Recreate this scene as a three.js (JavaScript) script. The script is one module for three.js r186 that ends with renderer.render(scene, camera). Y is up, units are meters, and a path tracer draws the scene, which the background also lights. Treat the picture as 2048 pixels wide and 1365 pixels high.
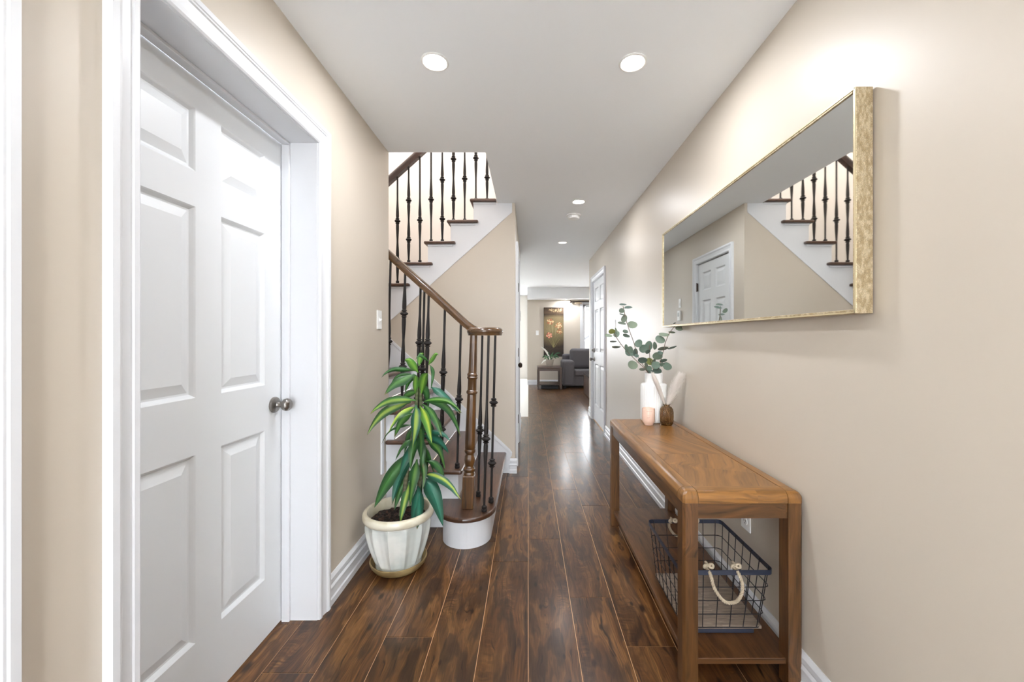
import * as THREE from 'three';
import { RoundedBoxGeometry } from 'three/addons/geometries/RoundedBoxGeometry.js';
import { RectAreaLightUniformsLib } from 'three/addons/lights/RectAreaLightUniformsLib.js';
import { mergeGeometries, toCreasedNormals } from 'three/addons/utils/BufferGeometryUtils.js';

// ---------------------------------------------------------------- camera, sky, exposure
const scene = new THREE.Scene();
const IW = 2048, IH = 1365, FOCAL = 790, PX = 1056.5, PY = 674, EYE = 1.23;
const camera = new THREE.PerspectiveCamera(2 * Math.atan(IH / 2 / FOCAL) * 180 / Math.PI, IW / IH, 0.05, 100);
camera.position.set(0, EYE, 0);
camera.lookAt(0, EYE, -10);
camera.setViewOffset(IW, IH, IW / 2 - PX, IH / 2 - PY, IW, IH);
scene.add(camera);
scene.background = new THREE.Color().setRGB(0.92, 0.955, 1.0);
scene.backgroundIntensity = 8.6;
const renderer = new THREE.WebGLRenderer({ antialias: true });
renderer.toneMapping = THREE.LinearToneMapping;
renderer.toneMappingExposure = 2.72;
renderer.shadowMap.enabled = true;
const LAMP = 1.3;                      // candela of one hall downlight
const WARM = new THREE.Color().setRGB(0.96, 0.985, 1.03);
RectAreaLightUniformsLib.init();
function disc(x, y, Z, size, power) { // a flat lamp facing down, radiating like the lens above it
  const l = new THREE.RectAreaLight(WARM, power / (size * size), size, size); l.position.set(x, y, -Z); l.lookAt(x, y - 1, -Z); scene.add(l); return l;
}

// ---------------------------------------------------------------- helpers
// Z grows away from the camera: a point (x, y, Z) stands at three.js (x, y, -Z)
const V = (x, y, Z) => new THREE.Vector3(x, y, -Z);
const at = (px, py, Z) => new THREE.Vector3((px - PX) * Z / FOCAL, EYE - (py - PY) * Z / FOCAL, -Z);
function rng(seed) { let a = seed >>> 0; return () => { a = (a + 0x6D2B79F5) >>> 0; let t = a; t = Math.imul(t ^ (t >>> 15), t | 1); t ^= t + Math.imul(t ^ (t >>> 7), t | 61); return ((t ^ (t >>> 14)) >>> 0) / 4294967296; }; }
const used = {};
function numbered(n) { const k = used[n] = (used[n] ?? -1) + 1; return k ? `${n}_${String(k).padStart(3, '0')}` : n; }
function shade(o) { o.castShadow = true; o.receiveShadow = true; return o; }
function clean(g) { const h = g.index ? g.toNonIndexed() : g; for (const k of Object.keys(h.attributes)) if (!['position', 'normal', 'uv', 'color'].includes(k)) h.deleteAttribute(k); return h; }
function merge(list) {
  if (!Array.isArray(list)) return list;
  const l = list.map(clean); const hasC = l.every(g => g.attributes.color), hasU = l.every(g => g.attributes.uv);
  for (const g of l) { if (!hasC) g.deleteAttribute('color'); if (!hasU) g.deleteAttribute('uv'); }
  return l.length > 1 ? mergeGeometries(l) : l[0];
}
function mesh(name, geos, m, parent) {
  const o = shade(new THREE.Mesh(merge(geos), m));
  o.name = numbered(name); (parent || scene).add(o); return o;
}
function struct(name, geos, m, parent) { const o = mesh(name, geos, m, parent); if (!parent) o.userData.kind = 'structure'; return o; }
function thing(name, label, category, pos, turn = 0, group) {
  const o = new THREE.Group(); o.name = numbered(name); scene.add(o);
  if (pos) o.position.copy(pos); o.rotation.y = turn;
  o.userData = { label, category }; if (group) o.userData.group = group; return o;
}
function structGroup(name, pos, turn = 0) { const o = new THREE.Group(); o.name = numbered(name); scene.add(o); if (pos) o.position.copy(pos); o.rotation.y = turn; o.userData.kind = 'structure'; return o; }
function tag(o, label, category, group) { o.userData.label = label; o.userData.category = category; if (group) o.userData.group = group; return o; }
// world box, Z positive away from the camera
function box(x0, x1, y0, y1, Z0, Z1, r = 0) { return lbox(x0, x1, y0, y1, -Z1, -Z0, r); }
function lbox(x0, x1, y0, y1, z0, z1, r = 0, seg = 2) {
  const w = Math.abs(x1 - x0), h = Math.abs(y1 - y0), d = Math.abs(z1 - z0);
  const g = r > 0 ? new RoundedBoxGeometry(w, h, d, seg, Math.min(r, w / 2.01, h / 2.01, d / 2.01)) : new THREE.BoxGeometry(w, h, d);
  return clean(g.translate((x0 + x1) / 2, (y0 + y1) / 2, (z0 + z1) / 2));
}
function shapeOf(pts) { const s = new THREE.Shape(); pts.forEach((p, i) => i ? s.lineTo(p[0], p[1]) : s.moveTo(p[0], p[1])); s.closePath(); return s; }
// polygon in (x, y) extruded from Z0 to Z1
function prismXY(pts, Z0, Z1, holes = [], bevel = 0) {
  const s = shapeOf(pts); for (const h of holes) s.holes.push(shapeOf(h));
  const g = new THREE.ExtrudeGeometry(s, { depth: Math.abs(Z1 - Z0) - 2 * bevel, bevelEnabled: bevel > 0, bevelSize: bevel, bevelOffset: -bevel, bevelThickness: bevel, bevelSegments: 2, curveSegments: 16 });
  return clean(g.translate(0, 0, -Math.max(Z0, Z1) + bevel));
}
// polygon in (Z, y) extruded from x0 to x1
function prismZY(pts, x0, x1, holes = []) {
  const s = shapeOf(pts); for (const h of holes) s.holes.push(shapeOf(h));
  const g = new THREE.ExtrudeGeometry(s, { depth: Math.abs(x1 - x0), bevelEnabled: false });
  // local x -> Z (world -z), local z -> world +x
  const m = new THREE.Matrix4().makeBasis(new THREE.Vector3(0, 0, -1), new THREE.Vector3(0, 1, 0), new THREE.Vector3(1, 0, 0));
  return clean(g.applyMatrix4(m).translate(Math.min(x0, x1), 0, 0));
}
// polygon in (x, Z) extruded upward from y0 to y1
function prismXZ(pts, y0, y1, bevel = 0, holes = []) {
  const s = shapeOf(pts.map(p => [p[0], p[1]])); for (const h of holes) s.holes.push(shapeOf(h));
  const g = new THREE.ExtrudeGeometry(s, { depth: (y1 - y0) - 2 * bevel, bevelEnabled: bevel > 0, bevelSize: bevel, bevelOffset: -bevel, bevelThickness: bevel, bevelSegments: 3, curveSegments: 24 });
  return clean(g.rotateX(-Math.PI / 2).translate(0, y0 + bevel, 0));
}
function lathe(prof, seg = 24, x = 0, y = 0, z = 0) { return clean(toCreasedNormals(new THREE.LatheGeometry(prof.map(p => new THREE.Vector2(Math.max(p[0], 0.00001), p[1])), seg), 0.7).translate(x, y, z)); }
function tube(pts, r, seg = 24, rad = 8, closed = false) { return clean(new THREE.TubeGeometry(new THREE.CatmullRomCurve3(pts, closed), seg, r, rad, closed)); }
function rod(a, b, r, n = 8) {
  const d = new THREE.Vector3().subVectors(b, a), g = new THREE.CylinderGeometry(r, r, d.length(), n);
  g.applyQuaternion(new THREE.Quaternion().setFromUnitVectors(new THREE.Vector3(0, 1, 0), d.clone().normalize()));
  return clean(g.translate((a.x + b.x) / 2, (a.y + b.y) / 2, (a.z + b.z) / 2));
}
// a closed section (list of [side, up]) carried along points; side = horizontal normal of the path
function sweep(path, sec, caps = true) {
  const pos = [], n = path.length, m = sec.length, rings = [];
  for (let i = 0; i < n; i++) {
    const t = new THREE.Vector3().subVectors(path[Math.min(i + 1, n - 1)], path[Math.max(i - 1, 0)]).normalize();
    const side = new THREE.Vector3().crossVectors(t, new THREE.Vector3(0, 1, 0)).normalize();
    const up = new THREE.Vector3().crossVectors(side, t).normalize();
    rings.push(sec.map(s => path[i].clone().addScaledVector(side, s[0]).addScaledVector(up, s[1])));
  }
  const push = (a, b, c) => pos.push(a.x, a.y, a.z, b.x, b.y, b.z, c.x, c.y, c.z), uvs = [], run = [0], gir = [0];
  for (let i = 1; i < n; i++) run.push(run[i - 1] + path[i].distanceTo(path[i - 1]));
  for (let j = 1; j <= m; j++) gir.push(gir[j - 1] + Math.hypot(sec[j % m][0] - sec[j - 1][0], sec[j % m][1] - sec[j - 1][1]));
  for (let i = 0; i < n - 1; i++) for (let j = 0; j < m; j++) {
    const k = (j + 1) % m, a = rings[i][j], b = rings[i][k], c = rings[i + 1][k], d = rings[i + 1][j];
    push(a, b, c); push(a, c, d);
    const A = [run[i], gir[j]], B = [run[i], gir[j + 1]], C = [run[i + 1], gir[j + 1]], D = [run[i + 1], gir[j]]; uvs.push(...A, ...B, ...C, ...A, ...C, ...D);
  }
  if (caps) for (const [r, f] of [[rings[0], 1], [rings[n - 1], 0]]) for (let j = 1; j < m - 1; j++) f ? push(r[0], r[j + 1], r[j]) : push(r[0], r[j], r[j + 1]);
  let g = new THREE.BufferGeometry(); g.setAttribute('position', new THREE.Float32BufferAttribute(pos, 3));
  while (uvs.length < pos.length / 3 * 2) uvs.push(0.1);
  g.setAttribute('uv', new THREE.Float32BufferAttribute(uvs, 2)); return toCreasedNormals(g, 0.8);
}
// uv in metres: u along the grain axis (0 x, 1 y, 2 z), v across
function grain(g, axis, du = 0, dv = 0) {
  g = clean(g); const p = g.attributes.position, n = g.attributes.normal, uv = new Float32Array(p.count * 2);
  const o = [0, 1, 2].filter(i => i !== axis);
  for (let i = 0; i < p.count; i++) {
    const P = [p.getX(i), p.getY(i), p.getZ(i)], N = [Math.abs(n.getX(i)), Math.abs(n.getY(i)), Math.abs(n.getZ(i))];
    if (N[axis] > 0.8) { uv[2 * i] = P[o[0]] * 0.3 + du; uv[2 * i + 1] = P[o[1]] + dv; continue; }
    uv[2 * i] = P[axis] + du; uv[2 * i + 1] = (N[o[0]] > N[o[1]] ? P[o[1]] : P[o[0]]) + dv;
  }
  g.setAttribute('uv', new THREE.BufferAttribute(uv, 2)); return g;
}
function flat(g) { g = clean(g); g.computeVertexNormals(); return g; }

// ---------------------------------------------------------------- noise and textures
function hash(x, y, s) { let h = Math.imul(x, 374761393) + Math.imul(y, 668265263) + Math.imul(s, 1274126177); h = Math.imul(h ^ (h >>> 13), 1274126177); return ((h ^ (h >>> 16)) >>> 0) / 4294967296; }
function vnoise(x, y, s) {
  const xi = Math.floor(x), yi = Math.floor(y); let fx = x - xi, fy = y - yi; fx = fx * fx * (3 - 2 * fx); fy = fy * fy * (3 - 2 * fy);
  const a = hash(xi, yi, s), b = hash(xi + 1, yi, s), c = hash(xi, yi + 1, s), d = hash(xi + 1, yi + 1, s);
  return a + (b - a) * fx + (c - a) * fy + (a - b - c + d) * fx * fy;
}
function fbm(x, y, s, o = 4) { let v = 0, a = 0.5, t = 0; for (let i = 0; i < o; i++) { v += a * vnoise(x, y, s + i * 17); t += a; a *= 0.5; x *= 2.03; y *= 2.03; } return v / t; }
const clamp = (x, a = 0, b = 1) => Math.min(b, Math.max(a, x));
const sm = (a, b, x) => { const t = clamp((x - a) / (b - a)); return t * t * (3 - 2 * t); };
function dataTex(w, h, fn, srgb = true) {
  const d = new Uint8Array(w * h * 4);
  for (let j = 0; j < h; j++) for (let i = 0; i < w; i++) { const c = fn((i + 0.5) / w, (j + 0.5) / h, i, j), k = (j * w + i) * 4; d[k] = clamp(c[0], 0, 255); d[k + 1] = clamp(c[1], 0, 255); d[k + 2] = clamp(c[2], 0, 255); d[k + 3] = 255; }
  const t = new THREE.DataTexture(d, w, h, THREE.RGBAFormat); t.wrapS = t.wrapT = THREE.RepeatWrapping; t.magFilter = THREE.LinearFilter; t.minFilter = THREE.LinearMipmapLinearFilter; t.generateMipmaps = true;
  if (srgb) t.colorSpace = THREE.SRGBColorSpace; t.needsUpdate = true; return t;
}
const mix3 = (a, b, t) => [a[0] + (b[0] - a[0]) * t, a[1] + (b[1] - a[1]) * t, a[2] + (b[2] - a[2]) * t];
// rustic hickory laminate, one board: u runs along 1.31 m, v across 0.195 m
const PLANK_L = 1.31, PLANK_W = 0.195;
function plankTex(seed) {
  const R = rng(seed * 77 + 5), knots = []; for (let k = 0; k < 2 + seed % 3; k++) knots.push([0.1 + R() * 1.1, 0.03 + R() * 0.135, 0.008 + R() * 0.012]);
  const flow = 0.5 + R() * 0.9, saw = R() * 1.2;
  return dataTex(1280, 256, (u, v) => {
    let U = u * PLANK_L, W = v * PLANK_W; let dk = 0;
    for (const [kx, ky, kr] of knots) { const dx = (U - kx) * 0.42, dy = W - ky, d = Math.hypot(dx, dy); W += (dy / (d + 0.004)) * 0.012 * Math.exp(-d / (kr * 1.6)); dk = Math.max(dk, sm(kr * 0.9, kr * 0.25, d)); }
    const warp = fbm(U * 2.6, W * 11, seed) - 0.5, warp2 = fbm(U * 9, W * 30, seed + 90, 3) - 0.5;
    const ring = 0.5 + 0.5 * Math.sin((W * 150 * flow + warp * 20 + warp2 * 4) * 1.5);
    const fine = fbm(U * 14, W * 420 + warp * 10, seed + 31, 3), streak = fbm(U * 7, W * 95 + warp * 14, seed + 55, 4);
    const blotch = sm(0.5, 0.68, fbm(U * 6.5 + warp2 * 1.2, W * 26 + warp * 3, seed + 71, 4));
    const pale = sm(0.5, 0.7, fbm(U * 4.5 + 7, W * 38 + warp * 5, seed + 13, 4));
    let c = mix3([75, 47, 26], [117, 79, 43], clamp(streak * 1.7 - 0.35));
    c = mix3(c, [152, 112, 64], pale * 0.55 * (0.5 + 0.5 * ring));
    c = mix3(c, [50, 34, 25], blotch * 0.62);
    c = mix3(c, [46, 28, 17], 0.42 * Math.pow(ring, 4) * sm(0.35, 0.6, fbm(U * 1.6 + 3, W * 9, seed + 120, 3)));
    const sawm = sm(0.55, 0.8, fbm(U * 2.5 + saw * 9, W * 12, seed + 99, 3)) * sm(0.35, 0.75, vnoise(U * 150 + warp2 * 6, W * 24, seed + 3));
    c = mix3(c, [44, 25, 16], sawm * 0.45);
    c = mix3(c, [38, 22, 14], dk * 0.85);
    const f = 0.8 + 0.3 * fine + 0.12 * (ring - 0.5);
    const crack = sm(0.74, 0.82, fbm(U * 7, W * 160 + warp * 16, seed + 41, 3)); c = mix3(c, [36, 20, 13], crack * 0.7);
    return [c[0] * f, c[1] * f, c[2] * f];
  });
}
// furniture walnut / oak grain in metres, grey around 200 so that the material colour tints it
function grainTex(seed, contrast, freq) {
  return dataTex(1024, 512, (u, v) => {
    const U = u * 1.0, W = v * 0.5;
    const px = (a, b, s, o) => { // tile across the seams
      const t = u, q = v; return fbm(a, b, s, o); };
    const edge = Math.min(u, 1 - u) < 0.06 ? sm(0, 0.06, Math.min(u, 1 - u)) : 1, edgev = sm(0, 0.06, Math.min(v, 1 - v));
    const warp = (px(U * 1.8, W * 7, seed, 4) - 0.5) * edge * edgev;
    const ring = 0.5 + 0.5 * Math.sin(2 * Math.PI * (W * 2 * Math.round(freq) + warp * 6));
    const streak = fbm(U * 2.4, W * 120 + warp * 10, seed + 9, 4), fine = fbm(U * 16, W * 520 + warp * 10, seed + 21, 3), big = fbm(U * 1.6, W * 14 + warp * 3, seed + 2, 3);
    const pore = sm(0.66, 0.8, fbm(U * 9, W * 330 + warp * 12, seed + 61, 2));
    const g = 0.80 + contrast * (0.42 * (streak - 0.5) + 0.07 * (ring - 0.5) + 0.2 * (fine - 0.5) - 0.16 * pore) + 0.14 * contrast * (big - 0.5);
    const hue = (fbm(U * 2, W * 16, seed + 77, 3) - 0.5) * 20;
    return [255 * g + hue * 0.3, 255 * g, 255 * g - hue];
  });
}
function blotchTex(w, h, seed, fx, fy, a, b, p0 = 0.35, p1 = 0.65, fineAmp = 0) {
  return dataTex(w, h, (u, v) => { const t = sm(p0, p1, fbm(u * fx, v * fy, seed, 5)), f = 1 + fineAmp * (fbm(u * fx * 12, v * fy * 12, seed + 5, 2) - 0.5); const c = mix3(a, b, t); return [c[0] * f, c[1] * f, c[2] * f]; });
}
const PLANKS = [1, 2, 3, 4, 5, 6, 7].map(plankTex);
const OAK = grainTex(4, 0.85, 16), OAK2 = grainTex(11, 1.15, 22);
const peel = dataTex(512, 512, (u, v) => { const g = 128 + 90 * (fbm(u * 90, v * 90, 3, 3) - 0.5); return [g, g, g]; }, false);

// ---------------------------------------------------------------- materials
const lin = (r, g, b) => new THREE.Color().setRGB(r, g, b);
function std(color, roughness, o = {}) { return new THREE.MeshStandardMaterial({ color, roughness, ...o }); }
function phys(color, roughness, o = {}) { return new THREE.MeshPhysicalMaterial({ color, roughness, ...o }); }
const M = {
  wall: std('#c8beb0', 0.42), ceiling: std('#f6f9fc', 0.85), white: std('#dcdee2', 0.38), door: std('#dfe2e5', 0.4), kitchenWall: std('#ece8e2', 0.6),
  upper: std('#d8d0c6', 0.55),
  seam: std('#cfa477', 0.6), tile: std('#e9e6e0', 0.5),
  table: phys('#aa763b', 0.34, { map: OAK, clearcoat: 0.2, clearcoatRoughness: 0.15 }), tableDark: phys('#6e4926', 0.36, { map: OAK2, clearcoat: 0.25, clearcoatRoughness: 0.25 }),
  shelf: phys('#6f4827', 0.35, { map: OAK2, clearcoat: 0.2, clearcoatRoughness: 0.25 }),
  rail: phys('#63462a', 0.25, { map: OAK2, clearcoat: 0.6, clearcoatRoughness: 0.12 }), newel: phys('#694623', 0.28, { map: OAK2, clearcoat: 0.6, clearcoatRoughness: 0.15 }),
  tread: phys('#5f3f2c', 0.3, { map: OAK2, clearcoat: 0.35, clearcoatRoughness: 0.2 }), darkRail: phys('#43261d', 0.35, { map: OAK2, clearcoat: 0.3 }),
  iron: std('#211d1c', 0.55, { metalness: 0.3 }), nickel: std('#8b8783', 0.28, { metalness: 1 }), bronze: std('#3c302a', 0.35, { metalness: 0.8 }),
  mirror: std('#e9eceb', 0.02, { metalness: 1 }),
  plastic: std('#f0f0ee', 0.35), dark: std('#151312', 0.6),
  navy: std('#353a49', 0.45, { metalness: 0.3 }), wire: std('#2b2a2e', 0.45, { metalness: 0.5 }), rope: std('#b3a58f', 0.95),
  sofa: std('#5d5a5d', 0.9), sideWood: phys('#5c4335', 0.35, { map: OAK2 }),
};
M.gold = std('#ffffff', 0.42, { metalness: 0.45, map: blotchTex(512, 1024, 8, 20, 46, [168, 149, 116], [200, 186, 157], 0.25, 0.78, 0.6) });
M.goldPale = std('#d9cda8', 0.35, { metalness: 0.6 });
M.glaze = phys('#ffffff', 0.28, { map: blotchTex(512, 512, 21, 6, 5, [208, 215, 211], [236, 238, 233], 0.3, 0.7), clearcoat: 0.7, clearcoatRoughness: 0.15 });
M.glazeRim = phys('#ffffff', 0.28, { map: blotchTex(512, 128, 26, 12, 3, [206, 198, 172], [226, 222, 204], 0.3, 0.7), clearcoat: 0.7, clearcoatRoughness: 0.15 });
M.saucer = phys('#ffffff', 0.45, { map: blotchTex(512, 128, 33, 10, 3, [128, 107, 70], [163, 143, 98], 0.3, 0.7), clearcoat: 0.3 });
M.soil = std('#ffffff', 0.95, { map: blotchTex(256, 256, 41, 24, 24, [28, 19, 14], [74, 52, 40], 0.4, 0.75) });
M.board = std('#ffffff', 0.7, { map: (() => { const t = dataTex(512, 256, (u, v) => { const s = fbm(u * 3, v * 60, 5, 4), f = fbm(u * 14, v * 240, 9, 2); const c = mix3([112, 98, 86], [158, 142, 126], s); return [c[0] * (0.85 + 0.3 * f), c[1] * (0.85 + 0.3 * f), c[2] * (0.85 + 0.3 * f)]; }); return t; })() });
M.leaf = std('#ffffff', 0.45, { vertexColors: true, side: THREE.DoubleSide });
M.pane = phys('#ffffff', 0.0, { transmission: 1, thickness: 0, ior: 1.5 });

// ================================================================ SETTING
const H = 2.44, XL = -0.916, XR = 0.965, ZB = 3.57, XB = -0.12, ZF = -1.9;
const ZE = 2.59;         // left wall ends here, stairwell begins
const ZS = 2.54;         // face of the lower stringer
const WT = 0.19;         // left wall thickness
// ---- floor: a sub-base whose joints show, every laminate board a part
const floor = struct('floor', [box(-1.3, 4.6, -0.16, -0.0012, ZF - 0.2, 10.3)], M.seam);
{
  const R = rng(12);
  const phase = { '-5': 1.444, '-4': 0.83, '-3': 1.617, '-2': 1.06, '-1': 2.159, '0': 2.40, '1': 1.864, '2': 1.568, '3': 0.9, '4': 1.3 };
  const tones = [lin(0.92, 0.92, 0.92), lin(0.8, 0.78, 0.77), lin(1.03, 1.02, 1.0)];
  const mats = []; for (const t of PLANKS) for (const c of tones) mats.push(phys(c, 0.28, { map: t, specularIntensity: 0.75, bumpMap: t, bumpScale: 0.001, clearcoat: 0.22, clearcoatRoughness: 0.18 }));
  const cache = {};
  const geo = (len, w, f) => { const k = len.toFixed(3) + '_' + w.toFixed(3) + f; if (cache[k]) return cache[k];
    let g = new THREE.BoxGeometry(w - 0.0021, 0.011, len - 0.0021); g = clean(g); const p = g.attributes.position, uv = g.attributes.uv;
    for (let i = 0; i < p.count; i++) { let u = p.getZ(i) / PLANK_L + 0.5, v = p.getX(i) / PLANK_W + 0.5; if (f & 1) u = 1 - u; if (f & 2) v = 1 - v; uv.setXY(i, u, v); }
    return cache[k] = g; };
  for (let k = -6; k < 17; k++) {
    const x0 = k * PLANK_W, x1 = x0 + PLANK_W; let ph = phase[k]; if (ph === undefined) ph = R() * PLANK_L;
    let z = ph; while (z > ZF) z -= PLANK_L;
    for (; z < 10.1; z += PLANK_L) {
      let a = Math.max(z, ZF), b = Math.min(z + PLANK_L, 10.1);
      if (x1 > XR + 0.02 && b < 6.3) continue;
      if (x0 < XL - 0.01 - 0.19 && a > 1.75 && true) { if (a > 2.3) continue; }
      if (k < -5 && !(a < 2.2)) continue;
      if (x1 < 0.01 && a > ZB + 0.3 && b > 6.07) { if (a > 6.05) continue; b = Math.min(b, 6.07); }
      if (x1 < -0.2 && a > ZB) continue;
      if (x1 > XR + 0.02) a = Math.max(a, 6.26);
      const l = b - a; if (l < 0.04) continue;
      const o = shade(new THREE.Mesh(geo(l, PLANK_W, Math.floor(R() * 4)), mats[Math.floor(R() * mats.length)]));
      o.position.set((x0 + x1) / 2, -0.0055, -(a + b) / 2); o.name = numbered('plank'); floor.add(o);
    }
  }
}
struct('floor_kitchen', [box(-4.2, -0.001, -0.012, 0.0, 6.072, 10.09), box(-4.2, -0.022, -0.012, 0.0, 10.09, 11.6), box(-4.2, -0.25, -0.012, 0.0, 3.6, 6.08)], M.tile);

// ---- walls
const holeZY = (a, b, y0, y1) => [[a, y0], [b, y0], [b, y1], [a, y1]];
const rectP = (a, b, y0, y1) => [[a, y0], [b, y0], [b, y1], [a, y1]];
// a wall with door openings cut from its foot: outline runs round the openings
function wallWithDoors(a, b, h, doors) { const p = [[a, 0]]; for (const [d0, d1, dh] of doors) p.push([d0 - 0.016, 0], [d0 - 0.016, dh + 0.016], [d1 + 0.016, dh + 0.016], [d1 + 0.016, 0]); p.push([b, 0], [b, h], [a, h]); return p; }
const D1 = [0.925, 1.712, 2.07], D4 = [-0.16, 0.62, 2.07];
struct('wall_left', [prismZY(wallWithDoors(ZF, ZE - 0.12, H, [D4, D1]), XL - WT, XL), box(-2.7, XL, 0, H, ZE - 0.12, ZE)], M.wall);
const D2 = [5.0, 5.9, 2.04];
struct('wall_right', [prismZY(wallWithDoors(ZF, 6.25, H, [D2]), XR, XR + 0.14)], M.wall);
struct('wall_stair', [prismXY([[-2.7, 0], [XB, 0], [XB, H], [-0.146, H], [-0.146, 2.357], [-2.7, 0.082]], ZB, ZB + 0.11)], M.wall);
const D3 = [3.83, 4.57, 2.06];
struct('wall_hall_left', [prismZY(wallWithDoors(ZB + 0.11, 5.75, H, [D3]).map(p => p), XB - 0.12, XB)], M.wall);
struct('wall_stair_back', [box(-2.7, -0.24, 0, 5.0, 4.5, 4.62)], M.upper);
struct('wall_stair_left', [box(-2.82, -2.7, 0, 5.0, ZE - 0.12, 4.62)], M.upper);
struct('wall_upper', [box(-2.7, 0.5, H + 0.2, 5.0, ZE - 0.12, ZE), box(0.4, 0.5, H + 0.2, 5.0, ZE, 4.62), box(-0.24, 0.5, H + 0.2, 5.0, 4.5, 4.62)], M.upper);
struct('ceiling_upper', [box(-2.82, 0.5, 5.0, 5.1, ZE - 0.12, 4.62)], M.ceiling);
struct('wall_living_near', [box(XR + 0.14, 4.6, 0, H, 6.13, 6.25)], M.wall);
struct('wall_living_right', [box(4.5, 4.62, 0, H, 6.25, 10.25)], M.wall);
const WIN = [1.40, 3.1, 0.6, 2.06];
struct('wall_living_far', [prismXY(rectP(-0.022, 4.62, 0, H), 10.1, 10.25, [rectP(...WIN)])], M.wall);
struct('wall_kitchen', [box(-4.32, -4.2, 0, H, 3.6, 11.7), prismXY(rectP(-4.2, -0.022, 0, H), 11.6, 11.72, [rectP(-2.6, -1.0, 0.8, 2.1)]), box(-4.2, -0.24, 0, H, 4.62, 4.72), box(-0.022, 0.1, 0, H, 10.25, 11.72)], M.kitchenWall);
// wall behind the viewer, with the glazed front entrance that lets the day in
const FD = [-0.5, 0.55, 0.2, 2.12];
struct('wall_front', [prismXY(rectP(XL - WT, XR + 0.14, 0, H), ZF - 0.14, ZF, [rectP(...FD)])], M.wall);
{
  const w = structGroup('window_2');
  const m = []; for (const x of [FD[0], 0.0, FD[1] - 0.05]) m.push(box(x, x + 0.05, FD[2], FD[3], ZF - 0.1, ZF - 0.03)); m.push(box(FD[0], FD[1], FD[2], FD[2] + 0.05, ZF - 0.1, ZF - 0.03), box(FD[0], FD[1], FD[3] - 0.05, FD[3], ZF - 0.1, ZF - 0.03));
  mesh('window_frame', m, M.white, w); mesh('pane', [box(FD[0] + 0.02, FD[1] - 0.02, FD[2] + 0.02, FD[3] - 0.02, ZF - 0.07, ZF - 0.066)], M.pane, w);
}
// ---- ceiling with the stair opening
const XO = -0.28;
struct('ceiling', [prismXZ([[XL - WT, ZF - 0.14], [4.62, ZF - 0.14], [4.62, 11.72], [-4.32, 11.72], [-4.32, 4.62], [XO, 4.62], [XO, ZE], [XL - WT - 1.7, ZE], [XL - WT - 1.7, ZE - 0.12], [XL - WT, ZE - 0.12]], H, H + 0.2)], M.ceiling);
struct('ceiling_soffit', [box(-0.022, 4.5, 2.172, H, 9.72, 10.1)], M.ceiling);
// exterior ground
struct('ground', [box(-14, 14, -0.5, -0.2, 10.5, 30), box(-14, 14, -0.5, -0.2, -14, ZF - 0.4)], std('#dedddA', 0.95));

// ---- skirting boards
const BP = [[0, 0], [0.019, 0], [0.019, 0.028], [0.014, 0.034], [0.014, 0.068], [0.0165, 0.072], [0.0165, 0.078], [0.010, 0.088], [0.0125, 0.096], [0.0125, 0.114], [0.007, 0.124], [0.004, 0.13], [0, 0.13]];
function baseZ(name, x, dir, Z0, Z1) { // along the hall on a wall at x, standing out towards dir
  const g = new THREE.ExtrudeGeometry(shapeOf(BP.map(p => [p[0] * dir, p[1]])), { depth: Z1 - Z0, bevelEnabled: false }); return struct(name, [clean(g.translate(x, 0, -Z1))], M.white);
}
function baseX(name, Z, x0, x1) { // across, on a wall facing the camera at depth Z
  const g = new THREE.ExtrudeGeometry(shapeOf(BP.map(p => [p[0], p[1]])), { depth: x1 - x0, bevelEnabled: false });
  const m = new THREE.Matrix4().makeBasis(new THREE.Vector3(0, 0, 1), new THREE.Vector3(0, 1, 0), new THREE.Vector3(-1, 0, 0)); return struct(name, [clean(g.applyMatrix4(m).translate(x1, 0, -Z))], M.white);
}
baseZ('baseboard_left', XL, 1, 1.788, ZS - 0.012);
baseZ('baseboard_left', XL, 1, 0.70, 0.845);
baseZ('baseboard_right', XR, -1, ZF, 4.92);
baseZ('baseboard_right', XR, -1, 5.98, 6.25);
baseX('baseboard_stair', ZB, -0.172, XB + 0.018);
baseZ('baseboard_hall', XB, 1, 4.65, 5.75);
baseX('baseboard_far', 10.1, -0.022, 4.5);

// ---- doors
function casing(w, h, wid = 0.076) {
  const P = [[0.002, 0], [0.002, 0.010], [0.008, 0.0145], [0.020, 0.0145], [0.0225, 0.011], [0.027, 0.011], [0.050, 0.0165], [0.0535, 0.0205], [0.058, 0.0205], [0.061, 0.0235], [wid, 0.0235], [wid, 0]];
  const pos = [], node = (d, t) => [[-d, 0, t], [-d, h + d, t], [w + d, h + d, t], [w + d, 0, t]];
  for (let j = 0; j < P.length - 1; j++) { const A = node(...P[j]), B = node(...P[j + 1]); for (let i = 0; i < 3; i++) pos.push(...A[i], ...B[i + 1], ...B[i], ...A[i], ...A[i + 1], ...B[i + 1]); }
  const g = new THREE.BufferGeometry(); g.setAttribute('position', new THREE.Float32BufferAttribute(pos, 3)); g.computeVertexNormals(); g.setAttribute('uv', new THREE.Float32BufferAttribute(new Float32Array(pos.length / 3 * 2), 2)); return g;
}
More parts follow.
